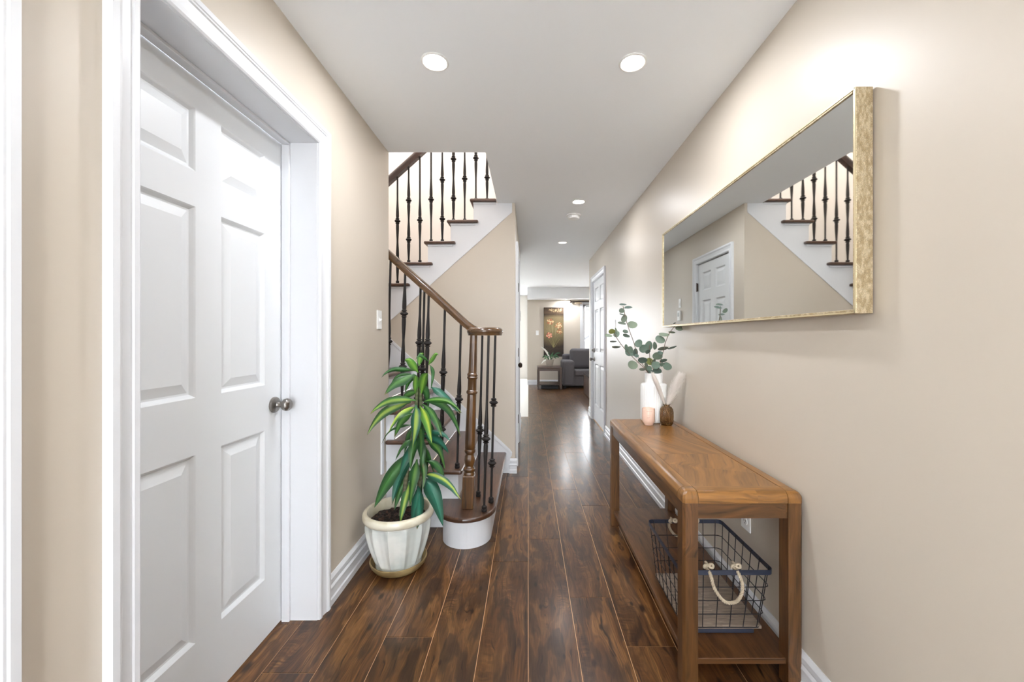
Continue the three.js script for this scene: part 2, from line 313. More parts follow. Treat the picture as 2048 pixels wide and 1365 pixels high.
function raised(x0, x1, y0, y1, ins, dep) {
  const pos = [], ring = k => { const a = ins[k], d = dep[k]; return [[x0 + a, y0 + a, d], [x1 - a, y0 + a, d], [x1 - a, y1 - a, d], [x0 + a, y1 - a, d]]; };
  for (let k = 0; k < ins.length - 1; k++) { const A = ring(k), B = ring(k + 1); for (let i = 0; i < 4; i++) { const n = (i + 1) % 4; pos.push(...A[i], ...A[n], ...B[n], ...A[i], ...B[n], ...B[i]); } }
  const L = ring(ins.length - 1); pos.push(...L[0], ...L[1], ...L[2], ...L[0], ...L[2], ...L[3]);
  const g = new THREE.BufferGeometry(); g.setAttribute('position', new THREE.Float32BufferAttribute(pos, 3)); g.computeVertexNormals(); g.setAttribute('uv', new THREE.Float32BufferAttribute(new Float32Array(pos.length / 3 * 2), 2)); return g;
}
// local frame: x along the wall, y up, z out of the wall face (z = 0 is the wall plane)
function doorUnit(name, pos, turn, w, h, recess, opt) {
  const g = structGroup(name, pos, turn), z = -recess, st = 0.114, mu = 0.106, dw = w, dh = h - 0.008;
  const pw = (dw - 2 * st - mu) / 2;
  const xs = [[st, st + pw], [st + pw + mu, dw - st]], ys = [[0.247, 0.851], [1.034, 1.647], [1.76, 1.963]].map(r => r.map(v => v * h / 2.07));
  const holes = []; for (const a of xs) for (const b of ys) holes.push(rectP(a[0], a[1], b[0], b[1]));
  const s = shapeOf(rectP(0.003, dw - 0.003, 0.008, dh)); for (const q of holes) s.holes.push(shapeOf(q));
  const fr = new THREE.ExtrudeGeometry(s, { depth: 0.014, bevelEnabled: false }).translate(0, 0, z - 0.014);
  mesh('door_slab', [fr, lbox(0.003, dw - 0.003, 0.008, dh, z - 0.036, z - 0.0145)], M.door, g);
  for (const a of xs) for (const b of ys) mesh('panel', [raised(a[0], a[1], b[0], b[1], [0, 0.004, 0.012, 0.018, 0.048], [z, z - 0.003, z - 0.012, z - 0.0125, z - 0.003])], M.door, g);
  const T = opt.depth; // jamb lining and stop
  const j = [lbox(-0.018, 0, 0, h, -T, 0.001), lbox(w, w + 0.018, 0, h, -T, 0.001), lbox(-0.018, w + 0.018, h, h + 0.018, -T, 0.001)];
  if (recess > 0.05) j.push(lbox(0, 0.011, 0, h - 0.011, z + 0.003, z + 0.036, 0.002), lbox(w - 0.011, w, 0, h - 0.011, z + 0.003, z + 0.036, 0.002), lbox(0, w, h - 0.011, h, z + 0.003, z + 0.036, 0.002));
  mesh('door_frame', j, M.white, g);
  mesh('casing', [casing(w, h)], M.white, g);
  return g;
}
const KNOB = [[0, 0], [0.0325, 0], [0.0335, 0.004], [0.031, 0.010], [0.022, 0.014], [0.012, 0.017], [0.0105, 0.022], [0.0135, 0.025], [0.0105, 0.028], [0.0105, 0.034], [0.017, 0.038], [0.024, 0.045], [0.0265, 0.053], [0.025, 0.062], [0.019, 0.069], [0.009, 0.073], [0, 0.0735]];
function knob(g, x, y, z, m, name = 'door_knob') { // rosette and knob, axis out of the door
  const a = mesh(name, [lathe(KNOB.slice(9).concat([]), 24).rotateX(Math.PI / 2)], m, g); a.position.set(x, y, z);
  mesh('rosette', [lathe(KNOB.slice(0, 10), 24).rotateX(Math.PI / 2)], m, a); return a;
}
const door1 = doorUnit('door_1', V(XL, 0, D1[0]), Math.PI / 2, D1[1] - D1[0], D1[2], 0.150, { depth: WT });
knob(door1, D1[1] - D1[0] - 0.057, 0.945, -0.150, M.nickel);
doorUnit('door_4', V(XL, 0, D4[0]), Math.PI / 2, D4[1] - D4[0], D4[2], 0.150, { depth: WT });
const door2 = doorUnit('door_2', V(XR, 0, D2[1]), -Math.PI / 2, D2[1] - D2[0], D2[2], 0.012, { depth: 0.14 });
knob(door2, 0.07, 0.90, -0.012, M.nickel);
{ const d = mesh('deadbolt', [lathe([[0, 0], [0.033, 0], [0.033, 0.012], [0.024, 0.018], [0.012, 0.02], [0.012, 0.026], [0, 0.026]], 20).rotateX(Math.PI / 2), lbox(-0.005, 0.005, -0.017, 0.017, 0.022, 0.04, 0.003)], M.nickel, door2); d.position.set(0.07, 1.03, -0.012); }
for (const y of [0.28, 1.05, 1.80]) mesh('hinge', [lbox(0.9 - 0.006, 0.9 + 0.008, y - 0.045, y + 0.045, -0.012, 0.004, 0.002), rodL([0.9, y - 0.05, 0.004], [0.9, y + 0.05, 0.004], 0.006)], M.bronze, door2);
function rodL(a, b, r) { return rod(new THREE.Vector3(...a), new THREE.Vector3(...b), r, 8); }
const door3 = doorUnit('door_3', V(XB, 0, D3[0]), Math.PI / 2, D3[1] - D3[0], D3[2], 0.012, { depth: 0.12 });
knob(door3, 0.06, 0.95, -0.012, M.bronze);
for (const y of [0.28, 1.05, 1.80]) mesh('hinge', [lbox(0.74 - 0.006, 0.74 + 0.008, y - 0.045, y + 0.045, -0.012, 0.004, 0.002), rodL([0.74, y - 0.05, 0.004], [0.74, y + 0.05, 0.004], 0.006)], M.bronze, door3);
// white corner strip where the stair front meets the left wall
struct('trim_1', [box(XL - 0.0, XL + 0.012, 0.375, 0.74, ZS - 0.095, ZS - 0.06, 0.003)], M.white);
// narrow corner strip at the near edge of the photo is the casing of door_4

// ================================================================ STAIRS
const RISE = 0.19, RUN = 0.206;
const NL = k => -0.215 - RUN * (k - 1);         // nosing of lower tread k, faces the hall (+x)
const NU = k => -0.525 - RUN * (13 - k);        // nosing of upper tread k, faces the landing (-x)
function roundedTread(pts, y, th = 0.027) { return grain(prismXZ(pts, y - th, y, 0.011), 2); }
const arc = (cx, cz, r, a0, a1, n) => Array.from({ length: n + 1 }, (_, i) => { const a = a0 + (a1 - a0) * i / n; return [cx + r * Math.cos(a), cz + r * Math.sin(a)]; });
{
  const st = thing('staircase', 'lower flight of dark brown stair treads with white risers and a rounded starting step', 'staircase');
  // starting step: bullnose tread over a white drum
  const bull = (r, o) => [[-0.375 + r, ZB - 0.004], ...arc(-0.375, 2.43, r, 0, -Math.PI, 22), [-0.375 - r, ZS + 0.006], [NL(2) - 0.03, ZS + 0.006], [NL(2) - 0.03, ZB - 0.004]];
  mesh('tread', [grain(prismXZ(bull(0.177), RISE - 0.03, RISE, 0.012), 2)], M.tread, st);
  mesh('riser', [prismXZ(bull(0.147), 0.001, RISE - 0.03)], M.white, st).userData.label = 'white curved riser of the starting step';
  for (let k = 2; k <= 7; k++) {
    const n = NL(k), y = RISE * k, back = k === 7 ? -1.66 : NL(k + 1) - 0.03;
    if (k <= 3) {
      const P = [[n, ZB - 0.004], [n, 2.515], ...arc(n - 0.015, 2.515, 0.015, 0, -Math.PI / 2, 4).slice(1), ...arc(n - 0.267, 2.515, 0.015, -Math.PI / 2, -Math.PI, 4), [n - 0.282, ZS + 0.002], [back, ZS + 0.002], [back, ZB - 0.004]];
      mesh('tread', [roundedTread(P, y)], M.tread, st);
    } else if (k === 4) {
      mesh('tread', [roundedTread([[n, ZB - 0.004], [n, 2.515], ...arc(n - 0.015, 2.515, 0.015, 0, -Math.PI / 2, 4).slice(1), [XL + 0.001, 2.50], [XL + 0.001, ZE + 0.003], [back, ZE + 0.003], [back, ZB - 0.004]], y)], M.tread, st);
    } else mesh('tread', [roundedTread([[n, ZB - 0.004], [n, ZE + 0.003], [back, ZE + 0.003], [back, ZB - 0.004]], y)], M.tread, st);
    mesh('riser', [box(n - 0.048, n - 0.03, y - RISE + 0.001, y - 0.027, k <= 4 ? ZS + 0.008 : ZE + 0.004, ZB - 0.004)], M.white, st);
  }
  // landing
  mesh('landing', [grain(prismXZ([[-1.66, ZE + 0.003], [-1.66, ZB], [-1.33, ZB], [-1.33, 4.498], [-2.698, 4.498], [-2.698, ZE + 0.003]], 8 * RISE - 0.027, 8 * RISE, 0.006), 0)], M.tread, st);
  mesh('riser', [box(-1.69, -1.672, 7 * RISE + 0.001, 8 * RISE - 0.027, ZE + 0.004, ZB)], M.white, st);
  // open stringer on the hall side: sawtooth panel down to the floor
  const P = [[NL(2) - 0.031, 0.001]]; for (let k = 2; k <= 4; k++) P.push([NL(k) - 0.031, RISE * k - 0.028], [Math.max(NL(k + 1) - 0.031, XL + 0.001), RISE * k - 0.028]); P.push([XL + 0.001, 0.001]);
  mesh('stringer', [prismXY(P, ZS + 0.006, ZS + 0.03)], M.white, st);
  mesh('stringer_board', [prismXY([[NL(2) - 0.031, 0.001], ...P.slice(1, -1), [XL + 0.001, 0.43], [NL(2) - 0.06, 0.001]], ZS, ZS + 0.006)], M.white, st);
  // coves under the nosings
  const cv = []; for (let k = 2; k <= 3; k++) cv.push(box(NL(k) - 0.25, NL(k) - 0.028, RISE * k - 0.042, RISE * k - 0.0275, ZS - 0.012, ZS, 0.004)); mesh('cove_moulding', cv.slice(0, 1), M.white, st); mesh('cove_moulding', cv.slice(1), M.white, st);
  // skirting board up the far wall
  const sk = x => 1.23 + (674 - (902 + (x - 1023.7) * 0.937)) / 221; // height of its top edge by picture column, at the wall
  const X0 = -0.1480, slope = 0.928, y0 = 0.198;
  const yTop = x => y0 + (X0 - x) * slope;
  const far = [[-0.172, 0.001], [X0 - 0.006, 0.13], [X0, y0 - 0.03], [X0 - 0.012, y0], [-1.66, yTop(-1.66)], [-1.66, yTop(-1.66) - 0.33]];
  mesh('skirt_board', [prismXY([[-0.165, 0.001], [-0.165, 0.128], [X0, 0.16], [X0 + 0.002, y0 - 0.01], [X0 - 0.02, yTop(X0 - 0.02)], [-1.66, yTop(-1.66)], [-1.66, yTop(-1.66) - 0.36], [-0.40, 0.001]], ZB - 0.014, ZB - 0.001)], M.white, st);
  mesh('skirt_moulding', [prismXY([[X0 + 0.004, y0 - 0.012], [X0 - 0.012, y0 + 0.006], [-1.66, yTop(-1.66) + 0.008], [-1.66, yTop(-1.66) - 0.02], [X0 - 0.012, y0 - 0.022]], ZB - 0.021, ZB - 0.0145, [], 0.002)], M.white, st);
}
{
  const st = thing('staircase', 'upper flight of dark stair treads over a white sawtooth stringer, rising through the ceiling', 'staircase');
  const yb = x => 2.357 - (-0.146 - x) * 0.8915;            // lower edge of the stringer
  for (let k = 9; k <= 13; k++) {
    const n = NU(k), y = RISE * k, back = NU(k + 1) + 0.03;
    const P = [[n, 4.498], [n, ZB - 0.025], ...arc(n + 0.015, ZB - 0.025, 0.015, Math.PI, Math.PI * 1.5, 4).slice(1), ...arc(Math.min(n + 0.267, XO - 0.02), ZB - 0.025, 0.015, Math.PI * 1.5, Math.PI * 2, 4), [Math.min(n + 0.282, XO - 0.005), ZB + 0.002], [back, ZB + 0.002], [back, 4.498]];
    mesh('tread', [roundedTread(P.reverse(), y)], M.tread, st);
    mesh('riser', [box(n + 0.03, n + 0.048, y - RISE + 0.001, y - 0.027, ZB + 0.013, 4.498)], M.white, st);
    mesh('cove_moulding', [box(n + 0.028, Math.min(n + 0.255, XO - 0.01), y - 0.045, y - 0.0275, ZB - 0.012, ZB, 0.004)], M.white, st);
  }
  const P = [[-0.146, yb(-0.146)], [-0.146, H - 0.001], [XO - 0.002, H - 0.001], [XO - 0.002, 13 * RISE - 0.028]];
  for (let k = 13; k >= 9; k--) { P.push([NU(k) + 0.03, RISE * k - 0.028], [NU(k) + 0.03, RISE * (k - 1) - (k === 9 ? 0.03 : 0.028)]); }
  P.push([-1.75, 8 * RISE - 0.03], [-1.75, yb(-1.75)]);
  mesh('stringer', [prismXY(P, ZB - 0.001, ZB + 0.012)], M.white, st);
  const L = [[-0.146, yb(-0.146) + 0.014], [-0.146, yb(-0.146) - 0.002], [-1.75, yb(-1.75) - 0.002], [-1.75, yb(-1.75) + 0.014]];
  mesh('stringer_moulding', [prismXY(L, ZB - 0.007, ZB - 0.0012, [], 0.002)], M.white, st);
}
// ---- wrought iron balusters: bar > knuckle, shoe
const KN = [[0.008, -0.027], [0.0125, -0.025], [0.0165, -0.0215], [0.0165, -0.018], [0.0115, -0.015], [0.014, -0.012], [0.0245, -0.003], [0.0245, 0.003], [0.014, 0.012], [0.0115, 0.015], [0.0165, 0.018], [0.0165, 0.0215], [0.0125, 0.025], [0.008, 0.027]].map(p => [p[0] * 1.1, p[1] * 1.05]);
const knGeo = toFlat(lathe(KN, 8)), shoeGeo = toFlat(new THREE.LatheGeometry([[0.0001, 0], [0.016, 0], [0.017, 0.012], [0.014, 0.016], [0.0155, 0.02], [0.0155, 0.03], [0.012, 0.034], [0.009, 0.036], [0.0001, 0.036]].map(p => new THREE.Vector2(...p)), 8));
function toFlat(g) { g = clean(g); g.computeVertexNormals(); return g; }
const barCache = {};
function barGeo(h, kn) {
  const plain = kn.plain, key = (plain ? 'p' : '') + h.toFixed(3) + kn.map(k => k.toFixed(3)).join(); if (barCache[key]) return barCache[key];
  const ys = [0, h]; const a = kn.length > 1 ? kn[kn.length - 1] : 0, N = 46; for (let i = 1; i < N; i++) ys.push(h * i / N);
  ys.sort((p, q) => p - q);
  const rad = y => { let r = 0.0068; if (!plain) for (const k of kn) { const d = Math.abs(y - k), w = 0.21; if (d < w) r = Math.max(r, 0.0068 + 0.0056 * sm(w, 0.045, d) * (d < 0.04 ? sm(0.012, 0.045, d) * 0.6 + 0.4 : 1)); } return r; };
  const g = new THREE.LatheGeometry(ys.map(y => new THREE.Vector2(rad(y) * 1.12, y)), 8, Math.PI / 8); return barCache[key] = clean(toCreasedNormals(g, 0.4));
}
function baluster(parent, foot, h, kn, lean = 0) {
  const b = mesh('baluster', [barGeo(h, kn)], M.iron, parent); b.position.copy(foot); b.rotation.z = -lean;
  const s = mesh('shoe', [shoeGeo], M.iron, b);
  for (const k of kn) { const q = mesh('knuckle', [knGeo], M.iron, b); q.position.y = k; }
  return b;
}
const HR = [[-0.024, -0.024], [0.024, -0.024], [0.026, -0.012], [0.031, -0.004], [0.031, 0.006], [0.026, 0.017], [0.014, 0.025], [-0.014, 0.025], [-0.026, 0.017], [-0.031, 0.006], [-0.031, -0.004], [-0.026, -0.012]];
{
  const rl = thing('stair_railing', 'turned wooden newel post, brown volute handrail and black iron balusters on the lower stairs', 'railing');
  const ZR = 2.556, ZR2 = 2.645, SL = 0.905;
  const yA = x => 1.4225 + (-0.524 - x) * SL, yB = x => 1.782 + (-0.934 - x) * SL;
  const VC = [-0.277, 1.262, 2.468], VR = 0.088;
  // lower rail with its volute: up the pitch, easing, then curling in
  const path = []; for (let i = 0; i <= 8; i++) { const x = -0.70 + (0.30) * i / 8; path.push(V(x, yA(x), ZR)); }
  path.push(V(-0.365, 1.284, ZR), V(-0.335, 1.268, ZR), V(-0.305, VC[1], ZR));
  for (let i = 0; i <= 30; i++) { const a = Math.PI / 2 - i / 30 * Math.PI * 1.75, r = VR * (1 - 0.25 * sm(0.55, 1, i / 30)); path.push(V(VC[0] + r * Math.cos(a), VC[1], VC[2] + r * Math.sin(a))); }
  mesh('handrail', [sweep(path, HR)], M.rail, rl);
  mesh('volute_cap', [grain(lathe([[0.0001, -0.0235], [0.062, -0.0235], [0.064, 0], [0.06, 0.018], [0.04, 0.0245], [0.0001, 0.0255]], 24, VC[0], VC[1], -VC[2]), 0)], M.rail, rl);
  // rail of the pitch further up, a hand's breadth behind the first
  const p2 = []; for (let i = 0; i <= 6; i++) { const x = -1.62 + (0.965) * i / 6; p2.push(V(x, yB(x), ZR2)); }
  mesh('handrail', [sweep(p2, HR)], M.rail, rl);
  // newel post: square block below, turned above
  const nx = -0.367, nz = 2.409, lean = 0.0335;
  const post = mesh('newel_post', [grain(lathe([[0.033, 0.195], [0.0345, 0.21], [0.030, 0.218], [0.036, 0.226], [0.036, 0.238], [0.028, 0.246], [0.025, 0.255], [0.031, 0.272], [0.0335, 0.292], [0.031, 0.312], [0.024, 0.325], [0.029, 0.333], [0.0335, 0.34], [0.0335, 0.35], [0.029, 0.357], [0.0325, 0.363], [0.0325, 0.40], [0.0275, 0.690], [0.0325, 0.696], [0.0345, 0.703], [0.0325, 0.710], [0.027, 0.716], [0.0265, 0.78], [0.031, 0.786], [0.033, 0.794], [0.0285, 0.80], [0.033, 0.807], [0.032, 0.814], [0.0255, 0.821], [0.0225, 1.052]], 24), 1), grain(lbox(-0.035, 0.035, 0, 0.2, -0.035, 0.035, 0.006), 1, 0.3, 0.2)], M.newel, rl);
  post.position.copy(V(nx, RISE, nz)); post.rotation.z = -lean;
  const ln = 0.026;
  // on the starting step
  baluster(rl, V(-0.326, RISE, 2.573), 1.048, [0.43], ln); baluster(rl, V(-0.263, RISE, 2.352), 1.048, [0.432], ln); baluster(rl, V(-0.2335, RISE, 2.476), 1.048, Object.assign([0.248, 0.628], { plain: true }), ln);
  const foot = (x, k, Z, kn, rail) => { const y = RISE * k; let h = 0.9; for (let i = 0; i < 6; i++) h = rail(x + ln * h) - 0.022 - y; baluster(rl, V(x, y, Z), h, kn, ln); };
  foot(-0.46, 2, ZR, [0.446], yA); foot(-0.566, 2, ZR, [0.25, 0.62], yA); foot(-0.668, 3, ZR, [0.25, 0.62], yA);
  foot(-0.711, 3, 2.61, [0.446], x => yA(x)); foot(-0.7465, 3, ZR2, [0.25, 0.62], yB);
  foot(-0.8475, 4, ZR2, [0.27, 0.625], yB); foot(-0.947, 4, ZR2, [0.44], yB); foot(-1.04, 5, ZR2, [0.44], yB); foot(-1.14, 5, ZR2, [0.25, 0.62], yB);
}
{
  const rl = thing('stair_railing', 'dark handrail and black iron balusters along the upper flight under the ceiling opening', 'railing');
  const Z = 3.625, yU = x => 2.67 + (x + 1.273) * 0.905;
  const p = []; for (let i = 0; i <= 10; i++) { const x = -1.85 + 1.55 * i / 10; p.push(V(x, yU(x), Z)); }
  mesh('handrail', [sweep(p, HR.map(q => [q[0] * 1.05, q[1] * 1.25]))], M.darkRail, rl);
  const pat = ['D', 'D', 'S', 'S', 'D', 'D', 'S', 'S', 'D', 'D'];
  for (let i = 0; i < 10; i++) { const x = -1.2 + 0.1028 * i, k = 9 + Math.floor((i + 1) / 2), y = RISE * Math.min(k, 13); if (x > -0.35) break;
    baluster(rl, V(x, y, Z), yU(x) - 0.028 - y, pat[i] === 'D' ? [0.222, 0.582] : [0.40]); }
}

// ================================================================ LIGHTS
function downlight(x, Z, label, power, glow) {
  const t = thing('recessed_light', label, 'ceiling light', V(x, H, Z), 0, 'recessed ceiling lights');
  mesh('trim_ring', [lathe([[0.050, -0.001], [0.060, -0.001], [0.061, -0.003], [0.058, -0.006], [0.053, -0.007], [0.050, -0.005]], 36)], M.plastic, t);
  const lens = mesh('lens', [lathe([[0.0001, -0.004], [0.05, -0.004]], 32)], std('#ffffff', 0.5, { emissive: '#fff6ea', emissiveIntensity: glow }), t);
  if (power > 0) disc(x, H - 0.014, Z, 0.09, power);
  return t;
}
downlight(-0.41, 1.735, 'bright round recessed ceiling light on the left, near the white door', LAMP, 9);
downlight(0.46, 1.74, 'bright round recessed ceiling light on the right, above the wall mirror', LAMP, 9);
downlight(0.45, 3.53, 'bright round recessed light beside the smoke detector', LAMP * 0.7, 9);
downlight(0.44, 5.06, 'small dim recessed ceiling light farther down the hall', LAMP * 0.3, 1.6);
for (const x of [-0.42, 0.46]) downlight(x, -0.45, x < 0 ? 'recessed ceiling light behind the viewer on the closet side' : 'recessed ceiling light behind the viewer on the mirror side', LAMP * 0.6, 9);
{
  const t = thing('recessed_light', 'small spotlight set in the soffit above the flower painting', 'ceiling light', V(0.95, 2.172, 9.9));
  mesh('trim_ring', [lathe([[0.040, -0.001], [0.055, -0.001], [0.054, -0.007], [0.042, -0.007]], 28)], M.plastic, t);
  mesh('lens', [lathe([[0.0001, -0.003], [0.042, -0.003]], 24)], std('#ffffff', 0.5, { emissive: '#fff6ea', emissiveIntensity: 8 }), t);
  disc(0.95, 2.158, 9.9, 0.075, 1.6);
}
{ // stairwell lamp on the upper ceiling
  const t = thing('ceiling_lamp', 'flush ceiling lamp high above the stairs, out of view', 'ceiling light', V(-1.3, 5.0, 3.6));
  mesh('base_plate', [lathe([[0.0001, -0.001], [0.17, -0.001], [0.17, -0.02], [0.0001, -0.02]], 32)], M.plastic, t);
  mesh('lamp_shade', [lathe([[0.16, -0.021], [0.15, -0.06], [0.1, -0.09], [0.0001, -0.1]], 32)], std('#ffffff', 0.5, { emissive: '#fff6ee', emissiveIntensity: 3 }), t);
  const s = new THREE.PointLight(lin(0.98, 0.97, 1), 6); s.position.copy(V(-1.3, 4.86, 3.6)); s.castShadow = true; s.shadow.radius = 5; scene.add(s);
}
for (const [x, Z, l] of [[2.6, 7.9, 'recessed ceiling light in the living room, out of view'], [-1.6, 8.6, 'recessed ceiling light in the kitchen, out of view']]) downlight(x, Z, l, LAMP * 1.6, 8);
{
  const t = thing('smoke_detector', 'round white smoke detector on the hall ceiling', 'smoke detector', V(0.45, H, 3.92));
  mesh('base', [lathe([[0.0001, -0.0005], [0.072, -0.0005], [0.072, -0.012], [0.066, -0.014], [0.0001, -0.014]], 36)], M.plastic, t);
  mesh('cover', [lathe([[0.06, -0.0142], [0.06, -0.03], [0.052, -0.04], [0.02, -0.045], [0.0001, -0.045]], 36)], M.plastic, t);
}

// ================================================================ HALL FURNITURE
// ---- console table along the right wall
const TX0 = 0.539, TX1 = 0.957, TZ0 = 1.374, TZ1 = 2.616, TH = 0.69;
{
  const t = thing('console_table', 'long narrow brown wooden console table with rounded edges and a low shelf under the mirror', 'console table');
  const lw = 0.052, R = 0.026;
  // quarter-round border rails carried round the top
  const q = []; for (let i = 0; i <= 6; i++) { const a = i / 6 * Math.PI / 2; q.push([R * (1 - Math.sin(a)) , TH - R + R * Math.sin(a)]); } // [inset, y] from the outside edge up to the flat
  const prof = [[0.004, TH - 0.045], [0, TH - 0.040], [0, TH - R], ...q.map(p => [R - (R - p[0]), p[1]]).map(p => p), [lw, TH], [lw, TH - 0.045]];
  const q2 = []; for (let i = 0; i <= 6; i++) { const a = Math.PI - i / 6 * Math.PI / 2; q2.push([R + R * Math.cos(a), TH - R + R * Math.sin(a)]); }
  const railProf = [[0.003, TH - 0.043], [0, TH - 0.040], ...q2, [lw, TH], [lw, TH - 0.043]];
  const railX = (Zo, dir, x0, x1) => { // runs along x, outside face at depth Zo, inward direction dir in Z
    const P = railProf.map(p => [Zo + dir * p[0], p[1]]); return grain(flat(prismZY(P, x0, x1)), 0, 0.2, 0.1); };
  const railZ = (Xo, dir, Z0, Z1) => { const P = railProf.map(p => [Xo + dir * p[0], p[1]]); return grain(flat(prismXY(P, Z0, Z1)), 2, 0.35, 0.3); };
  const crease = g => toCreasedNormals(g, 0.6);
  const g = 0.0018;
  mesh('border_rail', [crease(railX(TZ0, 1, TX0 + lw + g, TX1 - lw - g))], M.table, t); mesh('border_rail', [crease(railX(TZ1, -1, TX0 + lw + g, TX1 - lw - g))], M.table, t);
  mesh('border_rail', [crease(railZ(TX0, 1, TZ0 + lw + g, TZ1 - lw - g))], M.table, t); mesh('border_rail', [crease(railZ(TX1, -1, TZ0 + lw + g, TZ1 - lw - g))], M.table, t);
  // top of three veneered fields
  const zs = [TZ0 + lw, TZ0 + lw + 0.395, TZ1 - lw - 0.395, TZ1 - lw];
  for (let i = 0; i < 3; i++) {
    const b = new THREE.BoxGeometry(TX1 - TX0 - 2 * lw - 2 * g, 0.02, zs[i + 1] - zs[i] - 0.0006); const G = grain(b, 2, i * 0.37, i * 0.21);
    const uv = G.attributes.uv, p = G.attributes.position; for (let k = 0; k < uv.count; k++) { const u = p.getZ(k), v = p.getX(k), a = i === 1 ? 0.45 : -0.38; uv.setXY(k, (u * Math.cos(a) + v * Math.sin(a)) * 0.8 + i * 0.31, (v * Math.cos(a) - u * Math.sin(a)) * 0.8 + 0.2 * i); }
    const o = mesh('top_panel', [G], M.table, t); o.position.set((TX0 + TX1) / 2, TH - 0.0107, -(zs[i] + zs[i + 1]) / 2);
  }
  // legs run up into the rounded corners
  for (const [X, sx] of [[TX0, 1], [TX1, -1]]) for (const [Z, sz] of [[TZ0, 1], [TZ1, -1]]) {
    const c = 0.008, P = [[X + sx * c, Z], [X + sx * lw, Z], [X + sx * lw, Z + sz * lw], [X, Z + sz * lw], [X, Z + sz * c]]; if (sx * sz < 0) P.reverse();
    const sec = (ins) => [[X + sx * (c * 0.8 + ins), Z + sz * ins * 0.9], [X + sx * lw, Z + sz * ins], [X + sx * lw, Z + sz * lw], [X + sx * ins, Z + sz * lw], [X + sx * ins * 0.9, Z + sz * (c * 0.8 + ins)]];
    const leg = grain(prismXZ(P, 0.001, TH - 0.041), 1, X, Z * 0.37);
    const cap = []; const lv = q2.map(p => [p[0], p[1]]); lv.unshift([0, TH - 0.0405]);
    const pos = []; const ringAt = l => sec(l[0]).map(p => [p[0], l[1], -p[1]]);
    const push = (a, b, d) => sx * sz > 0 ? pos.push(...a, ...b, ...d) : pos.push(...a, ...d, ...b);
    for (let i = 0; i < lv.length - 1; i++) { const A = ringAt(lv[i]), B = ringAt(lv[i + 1]); for (let k = 0; k < 5; k++) { const n = (k + 1) % 5; push(A[k], A[n], B[n]); push(A[k], B[n], B[k]); } }
    const L = ringAt(lv[lv.length - 1]); for (let k = 1; k < 4; k++) push(L[0], L[k], L[k + 1]);
    let cg = new THREE.BufferGeometry(); cg.setAttribute('position', new THREE.Float32BufferAttribute(pos, 3)); cg = toCreasedNormals(cg, 0.45); cg.setAttribute('uv', new THREE.Float32BufferAttribute(new Float32Array(pos.length / 3 * 2), 2));
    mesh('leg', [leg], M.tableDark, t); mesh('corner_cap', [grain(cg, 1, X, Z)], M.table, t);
  }
  // aprons
  const ay0 = TH - 0.095, ay1 = TH - 0.044;
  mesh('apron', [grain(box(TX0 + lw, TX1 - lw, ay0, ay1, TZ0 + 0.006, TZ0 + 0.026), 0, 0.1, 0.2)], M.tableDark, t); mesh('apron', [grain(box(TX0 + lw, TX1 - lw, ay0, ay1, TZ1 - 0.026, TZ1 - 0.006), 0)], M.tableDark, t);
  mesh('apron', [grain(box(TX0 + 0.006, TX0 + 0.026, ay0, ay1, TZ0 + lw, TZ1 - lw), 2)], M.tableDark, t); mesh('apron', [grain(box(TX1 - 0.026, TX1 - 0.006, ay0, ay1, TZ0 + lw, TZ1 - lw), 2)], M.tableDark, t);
  mesh('shelf', [grain(box(TX0 + 0.016, TX1 - 0.016, 0.078, 0.10, TZ0 + 0.014, TZ1 - 0.014, 0.003), 2, 0.3, 0.2)], M.shelf, t);
}

